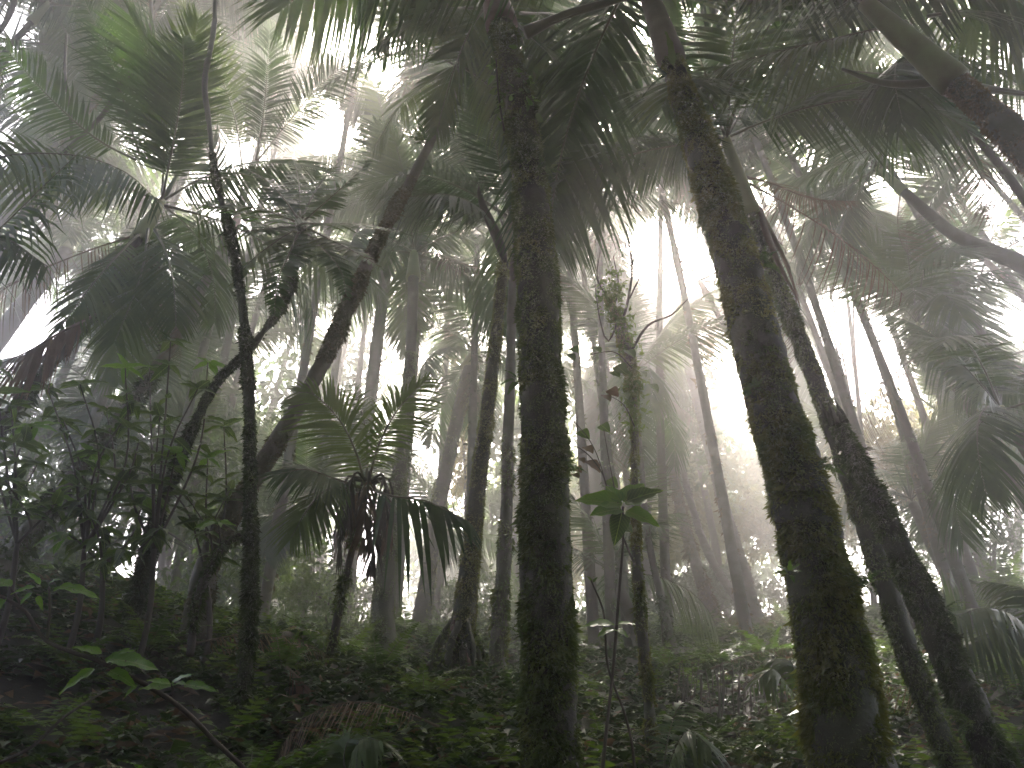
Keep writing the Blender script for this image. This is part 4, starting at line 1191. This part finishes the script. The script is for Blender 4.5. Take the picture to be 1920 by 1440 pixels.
def put_leaf(parent, B, kind, p, d, up, size, mat=None, name='leaf'):
    d = norm(d)
    y = norm(np.cross(np.asarray(up, float), d))
    z = np.cross(d, y)
    f = link(name, LEAF[kind], parent)
    Mx = Matrix(((d[0], y[0], z[0], 0), (d[1], y[1], z[1], 0), (d[2], y[2], z[2], 0), (0, 0, 0, 1)))
    f.matrix_local = Matrix.Translation(Vector(np.asarray(p, float) - np.asarray(B, float))) @ Mx @ Matrix.Scale(size, 4)
    if mat:
        set_mat(f, mat)
    return f


def leaf_px(parent, B, kind, a, b, Y0, Y1, up=(0, -0.7, 0.7), mat=None):
    p, q = P(a[0], a[1], Y0), P(b[0], b[1], Y1)
    return put_leaf(parent, B, kind, p, q - p, up, float(np.linalg.norm(q - p)), mat)


def stem(parent, B, pts, w0, w1, mat='twig', name='stem', n=24, k=6):
    C = smooth_path(pts, n)
    return link(name, trunk_geo(C, np.linspace(w0, w1, n), k, 0.12, 0.0, int(abs(C[0, 0]) * 99)).mesh(name, M[mat], B), parent), C


# near branch with bright toothed leaves, lower left
q = [P(*z) for z in [(600, 1800, 2.7), (520, 1510, 2.45), (465, 1448, 2.4), (405, 1392, 2.35), (352, 1338, 2.3), (300, 1300, 2.25), (200, 1246, 2.2), (88, 1202, 2.2), (40, 1140, 2.2), (-60, 1090, 2.2)]]
q[0][2] = float(ground_h(q[0][0], q[0][1])) - 0.05
t = thing('leafy_branch', 'near dark branch with bright green toothed leaves at lower left', 'branch', q[0])
stem(t, q[0], q, 0.008, 0.0045, n=60, k=8)
for a_, b_ in [((190, 1226), (138, 1206)), ((178, 1254), (107, 1293)), ((205, 1236), (293, 1240)), ((196, 1244), (243, 1208)), ((206, 1258), (253, 1278)), ((258, 1284), (231, 1305)), ((182, 1240), (150, 1228)), ((204, 1250), (216, 1240)),
               ((322, 1282), (357, 1258)), ((318, 1282), (276, 1270)), ((345, 1284), (408, 1288)), ((320, 1288), (258, 1283)), ((328, 1284), (345, 1276)), ((222, 1226), (252, 1216)),
               ((66, 1100), (20, 1108)), ((76, 1096), (52, 1068)), ((112, 1100), (188, 1112)), ((92, 1094), (112, 1082)), ((60, 1112), (30, 1136)), ((100, 1108), (150, 1090)), ((20, 1100), (-20, 1080)), ((10, 1120), (-10, 1150)), ((70, 1118), (80, 1142))]:
    leaf_px(t, q[0], 'bright', a_, b_, 2.2, 2.2 + random.uniform(-0.06, 0.03))
for a_, b_ in [((160, 1228), (196, 1242)), ((196, 1250), (190, 1232)), ((320, 1305), (322, 1282)), ((88, 1202), (92, 1100)), ((40, 1140), (20, 1104))]:
    stem(t, q[0], [P(a_[0], a_[1], 2.2), P((a_[0] + b_[0]) / 2 + 3, (a_[1] + b_[1]) / 2, 2.2), P(b_[0], b_[1], 2.2)], 0.004, 0.003, name='twig', n=8)
# a second bare stick crossing the dark bank
q = [P(*z) for z in [(-20, 1440, 3.0), (60, 1400, 3.05), (120, 1345, 3.1), (190, 1300, 3.2)]]
t = thing('fallen_twig', 'thin pale bare twig crossing the dark bank at lower left', 'twig', q[0])
stem(t, q[0], q, 0.007, 0.004)

# sapling with large leaves
q = [P(*z) for z in [(1122, 1560, 3.6), (1130, 1440, 3.6), (1150, 1250, 3.6), (1160, 1120, 3.6), (1168, 1020, 3.6), (1168, 950, 3.6)]]
q[0][2] = min(q[0][2], float(ground_h(q[0][0], q[0][1])))
t = thing('sapling', 'thin sapling with a whorl of large green leaves right of middle trunk', 'sapling', q[0])
stem(t, q[0], q, 0.009, 0.005, n=40)
for a_, b_, dy, mt in [((1166, 945), (1079, 931), -.05, None), ((1164, 942), (1136, 906), .05, None), ((1170, 942), (1209, 900), .08, None), ((1176, 940), (1243, 913), .0, None), ((1164, 954), (1108, 960), -.1, None),
                       ((1166, 962), (1152, 1019), -.05, None), ((1174, 958), (1237, 981), -.08, None), ((1174, 946), (1216, 930), .1, None), ((1160, 958), (1128, 962), .1, None), ((1163, 944), (1150, 960), .12, None)]:
    leaf_px(t, q[0], 'big', a_, b_, 3.6, 3.6 + dy, (0, -0.85, 0.5), M['broad_veined'] if random.random() < .5 else None)
for a_, b_ in [((1152, 1172), (1094, 1168)), ((1154, 1172), (1190, 1166)), ((1150, 1180), (1120, 1190)), ((1155, 1180), (1178, 1192))]:
    leaf_px(t, q[0], 'big', a_, b_, 3.6, 3.55, (0, -0.5, 0.8))
q = [P(*z) for z in [(1195, 1560, 3.9), (1188, 1420, 3.9), (1172, 1340, 3.9), (1140, 1250, 3.9), (1132, 1150, 3.9), (1108, 1088, 3.9)]]
q[0][2] = min(q[0][2], float(ground_h(q[0][0], q[0][1])))
t = thing('bare_shoot', 'thin dark bare shoot curving beside the large-leaved sapling', 'shoot', q[0])
stem(t, q[0], q, 0.008, 0.004)
for a_, b_ in [((1110, 1090), (1100, 1078)), ((1112, 1092), (1120, 1080))]:
    leaf_px(t, q[0], 'young', a_, b_, 3.9, 3.9)
# climbing vine with small round leaves
q = [P(*z) for z in [(1190, 1060, 4.6), (1150, 960, 4.5), (1130, 890, 4.5), (1100, 850, 4.5), (1066, 830, 4.5)]]
t = thing('climbing_vine', 'wiry vine with small round brown leaves left of the dead stem', 'vine', q[0])
stem(t, q[0], q, 0.006, 0.003)
for pa in ([(1150, 960, 4.5), (1122, 860, 4.5), (1098, 815, 4.5), (1066, 780, 4.5)], [(1160, 950, 4.5), (1145, 880, 4.5), (1132, 805, 4.5)], [(1190, 800, 4.7), (1170, 760, 4.6), (1140, 740, 4.6)], [(1185, 690, 4.8), (1150, 660, 4.7), (1090, 668, 4.7)]):
    stem(t, q[0], [P(*z) for z in pa], 0.004, 0.002, name='tendril', n=14)
for px, py, sz, mt in [(1095, 814, 20, 0), (1104, 842, 16, 1), (1112, 872, 28, 1), (1090, 862, 12, 1), (1084, 880, 12, 1), (1134, 802, 18, 0), (1080, 891, 10, 1), (1148, 905, 20, 0), (1178, 992, 14, 0), (1150, 735, 18, 1), (1138, 745, 14, 1), (1172, 742, 16, 0), (1070, 668, 16, 0), (1078, 655, 12, 0),
                       (1120, 655, 12, 0), (1182, 662, 18, 0), (1165, 692, 22, 0), (1225, 726, 20, 0), (1205, 700, 14, 0), (1155, 700, 14, 0)]:
    leaf_px(t, q[0], 'round', (px - sz * .4, py - sz * .3), (px + sz * .5, py + sz * .4), 4.55, 4.5, (random.uniform(-.4, .4), -0.9, 0.4), M['palm_dry'] if mt else None)
# small plant growing on the middle trunk's left side
for lab, B_, lv in [('two-leaved sprig growing from the left side of the middle trunk', (972, 712, 3.78), [((968, 708), (948, 690), ), ((966, 712), (938, 716)), ((970, 716), (950, 735)), ((968, 712), (955, 700))]),
                    ('tiny bright sprig growing on the thickest dark trunk', (1478, 1075, 3.0), [((1478, 1072), (1460, 1058)), ((1480, 1070), (1482, 1050)), ((1484, 1070), (1500, 1054)), ((1478, 1076), (1452, 1070)), ((1486, 1072), (1505, 1068)), ((1482, 1078), (1490, 1090))])]:
    b = P(*B_)
    t = thing('sprig', lab, 'sprig', b)
    stem(t, b, [b, P(B_[0] + 2, B_[1] - 4, B_[2] + .01), P(B_[0] + 4, B_[1], B_[2] + .06)], 0.003, 0.002, n=6)
    for a_, b_ in lv:
        leaf_px(t, b, 'young', a_, b_, B_[2], B_[2] - 0.03)
# creeper on the upper middle trunk
b = P(945, 240, 3.85)
t = thing('creeper', 'light green creeper leaves hugging the top of the middle trunk', 'creeper', b)
C, r = TREES['centre']
stem(t, b, [P(945, 245, 3.88), P(935, 180, 3.9), P(930, 110, 3.92)], 0.006, 0.004)
for i in range(64):
    py = random.triangular(85, 260, 200)
    j = int(np.argmin(abs(C[:, 2] - P(950, py, 3.95)[2])))
    a_ = random.uniform(math.pi * 0.9, math.pi * 1.8)
    nrm_ = np.array([math.cos(a_), math.sin(a_), 0])
    p = C[j] + nrm_ * (r[j] + 0.01)
    put_leaf(t, b, random.choice(['round', 'young']), p, nrm_ * 0.7 + np.array([random.uniform(-.5, .3), random.uniform(-.5, .5), random.uniform(-.8, .5)]), nrm_ + np.array([0, 0, 0.5]), random.uniform(0.035, 0.085), M['bright'] if random.random() < .4 else M['fern'])
# strap-leaved plant and dark fern on the thickest trunk's top
b = P(1256, 120, 3.3)
t = thing('strap_plant', 'single bright strap leaf on the bare top of the thickest trunk', 'epiphyte', b)
leaf_px(t, b, 'strap', (1262, 125), (1254, 24), 3.3, 3.25, (0, -1, 0), M['fern'])
b = P(1248, 140, 3.35)
t = thing('bird_nest_fern', 'small dark lobed fern on the left of the thickest trunk top', 'fern', b)
for e_ in [(1182, 88), (1190, 130), (1215, 100), (1200, 160), (1230, 110)]:
    leaf_px(t, b, 'strap', (1250, 142), e_, 3.35, 3.3, (0, -0.8, 0.6), M['palm'])

# twisting vine at the top left, bare stalk beside it
q = [P(*z) for z in [(105, 300, 6.4), (150, 258, 6.2), (195, 212, 6.0), (222, 165, 5.9), (264, 110, 5.8), (283, 55, 5.8), (281, -40, 5.8)]]
t = thing('liana', 'dark twisting liana at the top left', 'liana', q[0])
stem(t, q[0], q, 0.028, 0.02, n=50, k=8)
q = [P(*z) for z in [(135, 260, 6.3), (131, 200, 6.2), (122, 140, 6.1), (124, 65, 6.0)]]
t = thing('bare_stalk', 'straight bare stalk left of the twisting liana', 'stalk', q[0])
stem(t, q[0], q, 0.022, 0.014)
q = [P(*z) for z in [(-30, 90, 7.0), (5, 50, 7.0), (25, 10, 7.0), (40, -40, 7.0)]]
t = thing('liana', 'short pale liana in the extreme top left corner', 'liana', q[0])
stem(t, q[0], q, 0.035, 0.03)

# ------------------------------------------------------------------ shrubs with whorled leaves on the left bank
SHRUBS = [('dark shrub with whorled leaves against the left edge', 30, 1080, 4.4, [(20, 760), (60, 800), (-20, 830), (70, 870), (10, 900), (110, 930), (-10, 690)], 10),
          ('taller shrub with whorled leaves in front of the long slanting palm', 160, 1090, 4.6, [(150, 720), (235, 690), (200, 770), (120, 790), (260, 830), (170, 850), (250, 760), (90, 730)], 11),
          ('shrub with whorled leaves beside the tree fern trunk', 290, 1090, 4.8, [(320, 640), (390, 680), (300, 780), (370, 730), (280, 690), (330, 850), (240, 880)], 12),
          ('low shrub with long drooping leaves on the left bank', 200, 1120, 4.7, [(190, 990), (270, 930), (150, 940), (300, 990), (230, 1030), (120, 1000)], 13),
          ('shrub with pale young leaf tips left of the slender stem', 400, 1150, 5.0, [(420, 800), (390, 860), (430, 920), (350, 930), (300, 900), (410, 980)], 14)]
for label, px, py, Y, tips, seed in SHRUBS:
    b = P(px, py, Y)
    b[2] = float(ground_h(b[0], b[1])) - 0.05
    random.seed(seed)
    t = thing('shrub', label, 'shrub', b, 'shrubs on the left bank')
    hub = P(px + random.uniform(-15, 15), py - 60, Y)
    stem(t, b, [b, (b + hub) / 2 + np.array([.03, 0, 0]), hub], 0.02, 0.014)
    for i, (tx, ty) in enumerate(tips):
        e = P(tx, ty, Y + random.uniform(-0.35, 0.45))
        m = (hub + e) / 2 + np.array([random.uniform(-.12, .12), random.uniform(-.1, .1), random.uniform(-.05, .1)])
        _, C = stem(t, b, [hub, m, e], 0.009, 0.004, name='branch', n=22)
        young = i % 4 == 1
        for fr in (1.0, 0.86, 0.7, 0.56, 0.42):
            p = C[int(fr * 21)]
            if fr < 1 and random.random() < 0.2:
                continue
            nl = random.randint(5, 7) if fr == 1.0 else random.randint(2, 4)
            a0_ = random.uniform(0, 6.28)
            for j in range(nl):
                a_ = a0_ + j * 6.283 / nl + random.uniform(-.3, .3)
                d = np.array([math.cos(a_), math.sin(a_), random.uniform(-0.35, 0.55) if not seed == 13 else random.uniform(-0.9, 0.1)])
                put_leaf(t, b, 'oval', p, d, np.array([random.uniform(-.3, .3), random.uniform(-.3, .3), 1.0]), random.uniform(0.10, 0.19), M['bright_veined'] if young and fr == 1.0 else None)

# ------------------------------------------------------------------ ferns, seedlings and small things on the slope
def fern(label, px, py, Y, L, n, seed, mat=None, group='ferns on the slope', name='fern', el=(55, 20)):
    p = P(px, py, Y)
    L *= far(Y) / Y
    p[2] = float(ground_h(p[0], p[1])) + 0.02
    random.seed(seed)
    t = thing(name, label, 'fern', p, group)
    a0_ = random.uniform(0, 6.28)
    for i in range(n):
        add_frond(t, p, 'fernfrond', p, a0_ + i * 6.283 / n + random.uniform(-.25, .25), math.radians(random.uniform(el[1], el[0])), L * random.uniform(0.75, 1.15), random.uniform(-.3, .3), None, mat)
    return t


for i, (label, px, py, Y, L, n, mt) in enumerate([
        ('lit fern at the bottom edge below the slender stem', 470, 1430, 3.4, .42, 10, 'fern'), ('bright fern at the bottom left of the slender stem foot', 400, 1440, 3.2, .36, 9, 'bright'), ('fern at the bottom edge right of the lit fern', 545, 1440, 3.5, .4, 9, 'fern'),
        ('dim fern at the bottom edge left of the lit fern', 320, 1450, 3.2, .38, 8, None), ('fern on the slope between slender stem and dead hanging frond', 520, 1330, 4.9, .4, 9, None), ('fern left of the flared palm foot', 640, 1270, 6.6, .45, 9, None),
        ('fern right of the flared palm foot', 775, 1265, 7.0, .4, 9, None), ('fern before the stilt roots', 790, 1400, 5.0, .42, 9, None), ('fern below the flared palm', 700, 1350, 5.6, .45, 9, None), ('fern on the dark slope under the young palm', 600, 1300, 6.0, .45, 9, None),
        ('bright fern on the ledge below the knoll palm', 1440, 1215, 7.7, .5, 10, 'fern'), ('fern on the ledge left end right of the dead stem', 1250, 1235, 7.6, .42, 9, None), ('fern on the ledge middle', 1340, 1228, 7.6, .45, 9, 'fern'), ('misty fern before the golden furred trunk', 1310, 1180, 10.2, .6, 10, None),
        ('misty fern on the knoll right of its palm', 1480, 1165, 10.6, .6, 10, None), ('large bright fern on the far right slope', 1870, 1060, 10.2, .8, 11, 'fern'), ('second large fern on the far right slope, at the edge', 1935, 1090, 9.4, .8, 11, 'fern'),
        ('fern on the slope right of the broken trunk foot', 1900, 1290, 6.0, .5, 10, None), ('fern at the bottom right corner', 1915, 1420, 4.8, .45, 10, 'fern'), ('fern on the left bank under the bright-leaved branch', 140, 1210, 4.6, .4, 9, None),
        ('fern on the left bank by the tree fern foot', 290, 1160, 5.0, .4, 9, None), ('fern between stilt roots and middle trunk', 930, 1330, 6.0, .36, 8, None), ('fern at the bottom right of the middle trunk', 1130, 1400, 5.0, .36, 9, None),
        ('fern hidden low between dead stem and thickest trunk', 1330, 1420, 5.6, .42, 9, None), ('misty fern on the ridge between flared palm and misty palm', 760, 1185, 9.6, .5, 9, 'fern'), ('misty fern on the ridge right of the dead stem', 1180, 1200, 9.6, .55, 9, 'fern')]):
    fern(label, px, py, Y, L, n, 700 + i, M[mt] if mt else None)
fern('drooping fern with reddish dying fronds at the foot of the thickest trunk', 1600, 1395, 2.75, .34, 9, 760, M['fern_dry'], el=(40, 5))

for label, base, fr, mt in [
        ('small palm seedling with lit yellow-green blades at the bottom edge', (655, 1470, 3.6), [[(655, 1470, 3.6), (660, 1420, 3.55), (680, 1385, 3.5), (712, 1390, 3.45)], [(655, 1470, 3.6), (645, 1430, 3.6), (650, 1395, 3.6), (665, 1380, 3.6)]], 'palm_fresh_lit'),
        ('low palm seedling left of the thickest trunk foot', (1500, 1330, 5.0), [[(1500, 1330, 5), (1480, 1290, 4.9), (1450, 1255, 4.85), (1420, 1275, 4.8)], [(1500, 1330, 5), (1500, 1280, 5), (1480, 1240, 5), (1440, 1235, 5)]], 'palm_fresh_lit'),
        ('palm seedling with arching glossy fronds at the bottom right of the dead stem', (1240, 1500, 4.2), [[(1240, 1500, 4.2), (1260, 1420, 4.1), (1290, 1370, 4.0), (1330, 1400, 3.9)], [(1240, 1500, 4.2), (1270, 1440, 4.2), (1300, 1400, 4.2), (1345, 1440, 4.2)], [(1240, 1500, 4.2), (1250, 1400, 4.3), (1270, 1330, 4.4), (1300, 1310, 4.4)]], 'palm'),
        ('young palm with dark glossy fronds right of the broken trunk', (1990, 1300, 5.6), [[(1990, 1300, 5.6), (1940, 1190, 5.5), (1860, 1140, 5.4), (1760, 1165, 5.3)], [(1990, 1300, 5.6), (1960, 1210, 5.6), (1900, 1180, 5.5), (1800, 1215, 5.4)], [(1990, 1300, 5.6), (1980, 1180, 5.7), (1930, 1110, 5.8), (1850, 1090, 5.9)]], 'palm')]:
    b = P(*base)
    b[2] = min(b[2], float(ground_h(b[0], b[1])))
    t = thing('palm_seedling', label, 'seedling', b, 'palm seedlings')
    for i, f in enumerate(fr):
        hero_frond(t, b, f, (0, -0.5, 1), 0.2 if 'seedling' in label else 0.36, M[mt], pairs=26 if 'seedling' in label else 46, wid=0.02 if 'seedling' in label else 0.026, lift=-15, sag=0.5, seed=800 + i + len(label), rach=0.006, pet=0.3)
b = P(1775, 1110, 7.6)
b[2] = float(ground_h(b[0], b[1]))
t = thing('strap_leaf_rosette', 'dark upright rosette of strap leaves right of the broken trunk', 'plant', b)
for i in range(16):
    a_ = i * 2.4
    put_leaf(t, b, 'strap', b + np.array([0, 0, .05]), np.array([math.cos(a_) * .5, math.sin(a_) * .5, random.uniform(0.5, 1.1)]), (math.cos(a_), math.sin(a_), .3), random.uniform(.45, .75), M['palm'])
q = [P(*z) for z in [(538, 1250, 4.6), (556, 1268, 4.55), (580, 1300, 4.5), (598, 1340, 4.5)]]
t = thing('dead_frond', 'withered pinkish-brown frond hanging beside the slender stem foot', 'dead frond', q[0])
g1, g2 = frond_geo(np.array(q), (0, -1, 0.2), pairs=14, llen=0.13, wid=0.012, pet=0.1, a0=40, a1=15, lift=-35, sag=1.3, seed=77, rach=0.006)
link('withered_leaflets', g1.mesh('withered_leaflets', M['fern_dry'], q[0], smooth=False), t)
link('midrib', g2.mesh('midrib', M['midrib_dry'], q[0]), t)
for lab, base, n_ in (('skirt of dead purple-brown leaves left of the knoll palm foot', (1385, 1195, 10.6), 8), ('skirt of dead purple-brown leaves right of the knoll palm foot', (1450, 1185, 10.6), 7)):
    b = P(*base)
    t = thing('dead_leaf_heap', lab, 'dead leaves', b, 'dead leaves at the knoll')
    for i in range(n_):
        a_ = i / n_ * 3.1 + 3.2
        add_frond(t, b, 'dry', b + np.array([0, 0, .45]), a_, math.radians(random.uniform(-70, -40)), .8, 0, None, None, 'dead_leaf')

for i, (label, key, f_, side, L_) in enumerate([
        ('tiny fern rooted in the moss low on the left of the middle trunk', 'centre', 0.17, -1.0, .13), ('tiny fern rooted in the moss at half height on the right of the middle trunk', 'centre', 0.33, 0.9, .12),
        ('small fern tuft on the middle trunk near its top right', 'centre', 0.72, 0.9, .16), ('small fern tuft low on the right flank of the thickest trunk', 'right', 0.24, 1.0, .14), ('fern tuft on the right flank of the thickest trunk, second from the ground', 'right', 0.36, 1.0, .13),
        ('hanging fern tuft on the left flank of the thickest trunk', 'right', 0.45, -1.0, .12), ('fern tuft high on the right flank of the thickest trunk', 'right', 0.62, 1.0, .12), ('fern tuft on the right side of the broken trunk', 'broken', 0.45, 1.0, .14),
        ('fern tuft at the foot of the broken trunk', 'broken', 0.2, -0.9, .16), ('fern tuft on the bare upper part of the leaning palm', 'leaning', 0.88, -1.0, .2), ('fern tuft on the flared palm foot', 'flared', 0.06, 0.8, .3)]):
    C, r = TREES[key]
    j = int(f_ * (len(C) - 1))
    nrm_ = norm(np.array([side, -0.75, 0.0]))
    p = C[j] + nrm_ * r[j] * 0.95
    random.seed(950 + i)
    t = thing('small_fern', label, 'fern', p, 'small ferns growing on trunks')
    for k_ in range(7):
        add_frond(t, p, 'fernfrond', p, math.atan2(nrm_[1], nrm_[0]) + random.uniform(-1.3, 1.3), random.uniform(-0.5, 0.9), L_ * random.uniform(.7, 1.2), random.uniform(-.4, .4))
for i, (label, a_, b_, w_) in enumerate([('mossy fallen log on the dark slope left of the flared palm', (480, 1300, 5.6), (640, 1235, 6.6), .07), ('thin fallen stick on the slope before the stilt roots', (640, 1420, 4.2), (800, 1370, 4.8), .014),
                                         ('fallen stick slanting on the ledge face right of the dead stem', (1350, 1352, 5.6), (1490, 1412, 5.2), .016), ('bare stick leaning left of the thickest trunk foot', (1390, 1285, 4.6), (1470, 1350, 4.4), .013),
                                         ('short rotten log at the bottom right of the middle trunk', (1120, 1425, 4.8), (1230, 1400, 5.2), .05)]):
    p, q_ = P(*a_), P(*b_)
    for v_ in (p, q_):
        v_[2] = float(ground_h(v_[0], v_[1])) + w_ * 0.7 + (0.05 if w_ < .03 else 0)
    mid = (p + q_) / 2
    mid[2] = max(mid[2], float(ground_h(mid[0], mid[1])) + w_ * 0.5)
    C = smooth_path([p, mid + np.array([0, 0, .01]), q_], 30)
    rr = np.linspace(w_, w_ * .75, 30)
    t = thing('fallen_log' if w_ > .03 else 'fallen_stick', label, 'log' if w_ > .03 else 'stick', p)
    tr = link('wood', trunk_geo(C, rr, 12, 0.15, 0.004, 60 + i).mesh('wood', M['twig'], p), t)
    mo = link('moss', moss_geo(C, rr, 2500 if w_ > .03 else 250, .018, seed=60 + i).mesh('moss', M['moss'], p, smooth=False), t)
    mo['kind'] = 'stuff'
for i, (label, px, py, Y, az_, L_) in enumerate([('fallen brown palm frond on the slope below the flared palm', 690, 1300, 6.2, 2.6, 1.2), ('fallen brown palm frond on the left bank by the tree fern foot', 330, 1230, 4.9, 0.5, 1.0), ('fallen brown palm frond at the bottom edge before the stilt roots', 820, 1430, 4.3, 3.6, .9),
                                                 ('fallen brown palm frond on the ledge right of the dead stem', 1330, 1225, 7.4, 0.3, 1.3), ('fallen brown palm frond beside the broken trunk foot', 1790, 1330, 5.4, 2.2, 1.0)]):
    p = P(px, py, Y)
    p[2] = float(ground_h(p[0], p[1])) + .12
    t = thing('fallen_frond', label, 'dead frond', p, 'fallen fronds')
    add_frond(t, p, 'dry', p, az_, 0.35, L_, 0.4, i)

# thin roots hanging down the face of the ledge on the right
g = Geo()
for i in range(70):
    px = random.uniform(1265, 1490)
    Y = random.uniform(6.4, 7.2)
    p0, p1 = P(px, random.uniform(1235, 1290), Y), P(px + random.uniform(-12, 12), random.uniform(1340, 1460), Y - 0.15)
    g.tube(smooth_path([p0, (p0 + p1) / 2 + np.array([random.uniform(-.03, .03), 0, 0]), p1], 8), random.uniform(.003, .007), 5, cap=False)
o = link('hanging_rootlets', g.mesh('hanging_rootlets', M['twig']))
tag(o, 'curtain of thin rootlets hanging down the dark ledge at right', 'roots', kind='stuff')

# ground cover: small leaves in rosettes, thick where the slope is seen
rg = np.random.default_rng(55)
m = 42000
gy_ = 1.8 + 20.0 * rg.random(m) ** 1.5
gx_ = rg.uniform(-1, 1, m) * (gy_ * 0.75 + 0.8)
dn = fbm(np.stack([gx_, gy_, gx_ * 0], 1) * 1.2, 21, 3)
ok = dn > -0.75
gx_, gy_ = gx_[ok], gy_[ok]
gz_ = ground_h(gx_, gy_)
n = len(gx_)
per = 5
b = np.repeat(np.stack([gx_, gy_, gz_ + rg.uniform(0.0, 0.16, n) ** 1.3], 1), per, 0)
az = rg.uniform(0, 6.283, n * per)
d = norm(np.stack([np.cos(az), np.sin(az), rg.uniform(-0.3, 0.9, n * per)], 1))
w = norm(np.cross(d, np.array([0, 0, 1.0]) + rg.normal(0, .25, (n * per, 3))))
ln = (rg.gamma(6, 0.0085, n * per) * np.repeat(0.8 + 0.06 * gy_, per))[:, None]
V = np.stack([b, b + d * ln * .5 - w * ln * .28, b + d * ln - np.array([0, 0, 1]) * ln * .25, b + d * ln * .5 + w * ln * .28], 1)
o = link('ground_cover', Geo().add(V.reshape(-1, 3), np.arange(n * per * 4).reshape(-1, 4)).mesh('ground_cover', M['cover'], smooth=False))
tag(o, 'dense low leafy ground cover over the forest slope', 'ground cover', kind='stuff')
m = 9000
ly = 1.8 + 9 * rg.random(m) ** 1.3
lx = rg.uniform(-1, 1, m) * (ly * 0.75 + 0.8)
b = np.stack([lx, ly, ground_h(lx, ly) + 0.012], 1)
az = rg.uniform(0, 6.283, m)
d = norm(np.stack([np.cos(az), np.sin(az), rg.normal(0, .25, m)], 1))
w = norm(np.cross(d, np.array([0, 0, 1.0]) + rg.normal(0, .3, (m, 3))))
ln = rg.uniform(.05, .16, m)[:, None]
wr = rg.uniform(.08, .26, m)[:, None]
V = np.stack([b, b + d * ln * .5 - w * ln * wr + np.array([0, 0, 1]) * ln * .12, b + d * ln, b + d * ln * .5 + w * ln * wr + np.array([0, 0, 1]) * ln * .12], 1)
o = link('leaf_litter', Geo().add(V.reshape(-1, 3), np.arange(m * 4).reshape(-1, 4)).mesh('leaf_litter', M['palm_dry'], smooth=False))
tag(o, 'brown fallen leaves lying over the dark soil', 'leaf litter', kind='stuff')
# small ferns among it, too many to tell apart
g = Geo()
lv = frond_geo(arc(1.0, 0.9), (0.02, 0, 1), pairs=13, llen=0.22, wid=0.05, pet=0.1, a0=80, a1=55, lift=0, sag=0.25, seed=5, rach=0.008, shape='tri')[0]
FV, FQ = np.vstack(lv.V), np.vstack(lv.Q)
for i in range(600):
    y = 3.0 + 17 * rg.random() ** 1.2
    x = rg.uniform(-1, 1) * (y * 0.7 + 0.3)
    z = float(ground_h(x, y))
    a0_ = rg.uniform(0, 6.28)
    L_ = rg.uniform(0.18, 0.42) * (0.85 + 0.05 * y)
    for j in range(5):
        az_, el_ = a0_ + j * 1.257 + rg.uniform(-.3, .3), rg.uniform(.25, .95)
        R = np.array((Matrix.Rotation(az_, 3, 'Z') @ Matrix.Rotation(-el_, 3, 'Y')))
        g.add(FV @ R.T * L_ * rg.uniform(.8, 1.1) + np.array([x, y, z]), FQ)
o = link('small_ferns', g.mesh('small_ferns', M['fern'], smooth=False))
tag(o, 'mass of small ferns mixed into the ground cover', 'ferns', kind='stuff')

# ------------------------------------------------------------------ haze
hb = Geo()
lo, hi = np.array([-145, -145, -6.2]), np.array([145, 145, 21.2])
hb.add([[x, y, z] for z in (lo[2], hi[2]) for y in (lo[1], hi[1]) for x in (lo[0], hi[0])], [[0, 2, 3, 1], [4, 5, 7, 6], [0, 1, 5, 4], [2, 6, 7, 3], [0, 4, 6, 2], [1, 3, 7, 5]])
hm = bpy.data.materials.new('haze')
nt, out = nodes_of(hm)
vol = nt.nodes.new('ShaderNodeVolumePrincipled')
vol.inputs['Color'].default_value = (1.0, 0.98, 0.975, 1)
vol.inputs['Density'].default_value = 0.0185
vol.inputs['Anisotropy'].default_value = 0.85
nt.links.new(vol.outputs[0], out.inputs['Volume'])
o = link('haze', hb.mesh('haze', hm, smooth=False))
tag(o, 'pale mist filling the whole forest', 'mist', kind='stuff')
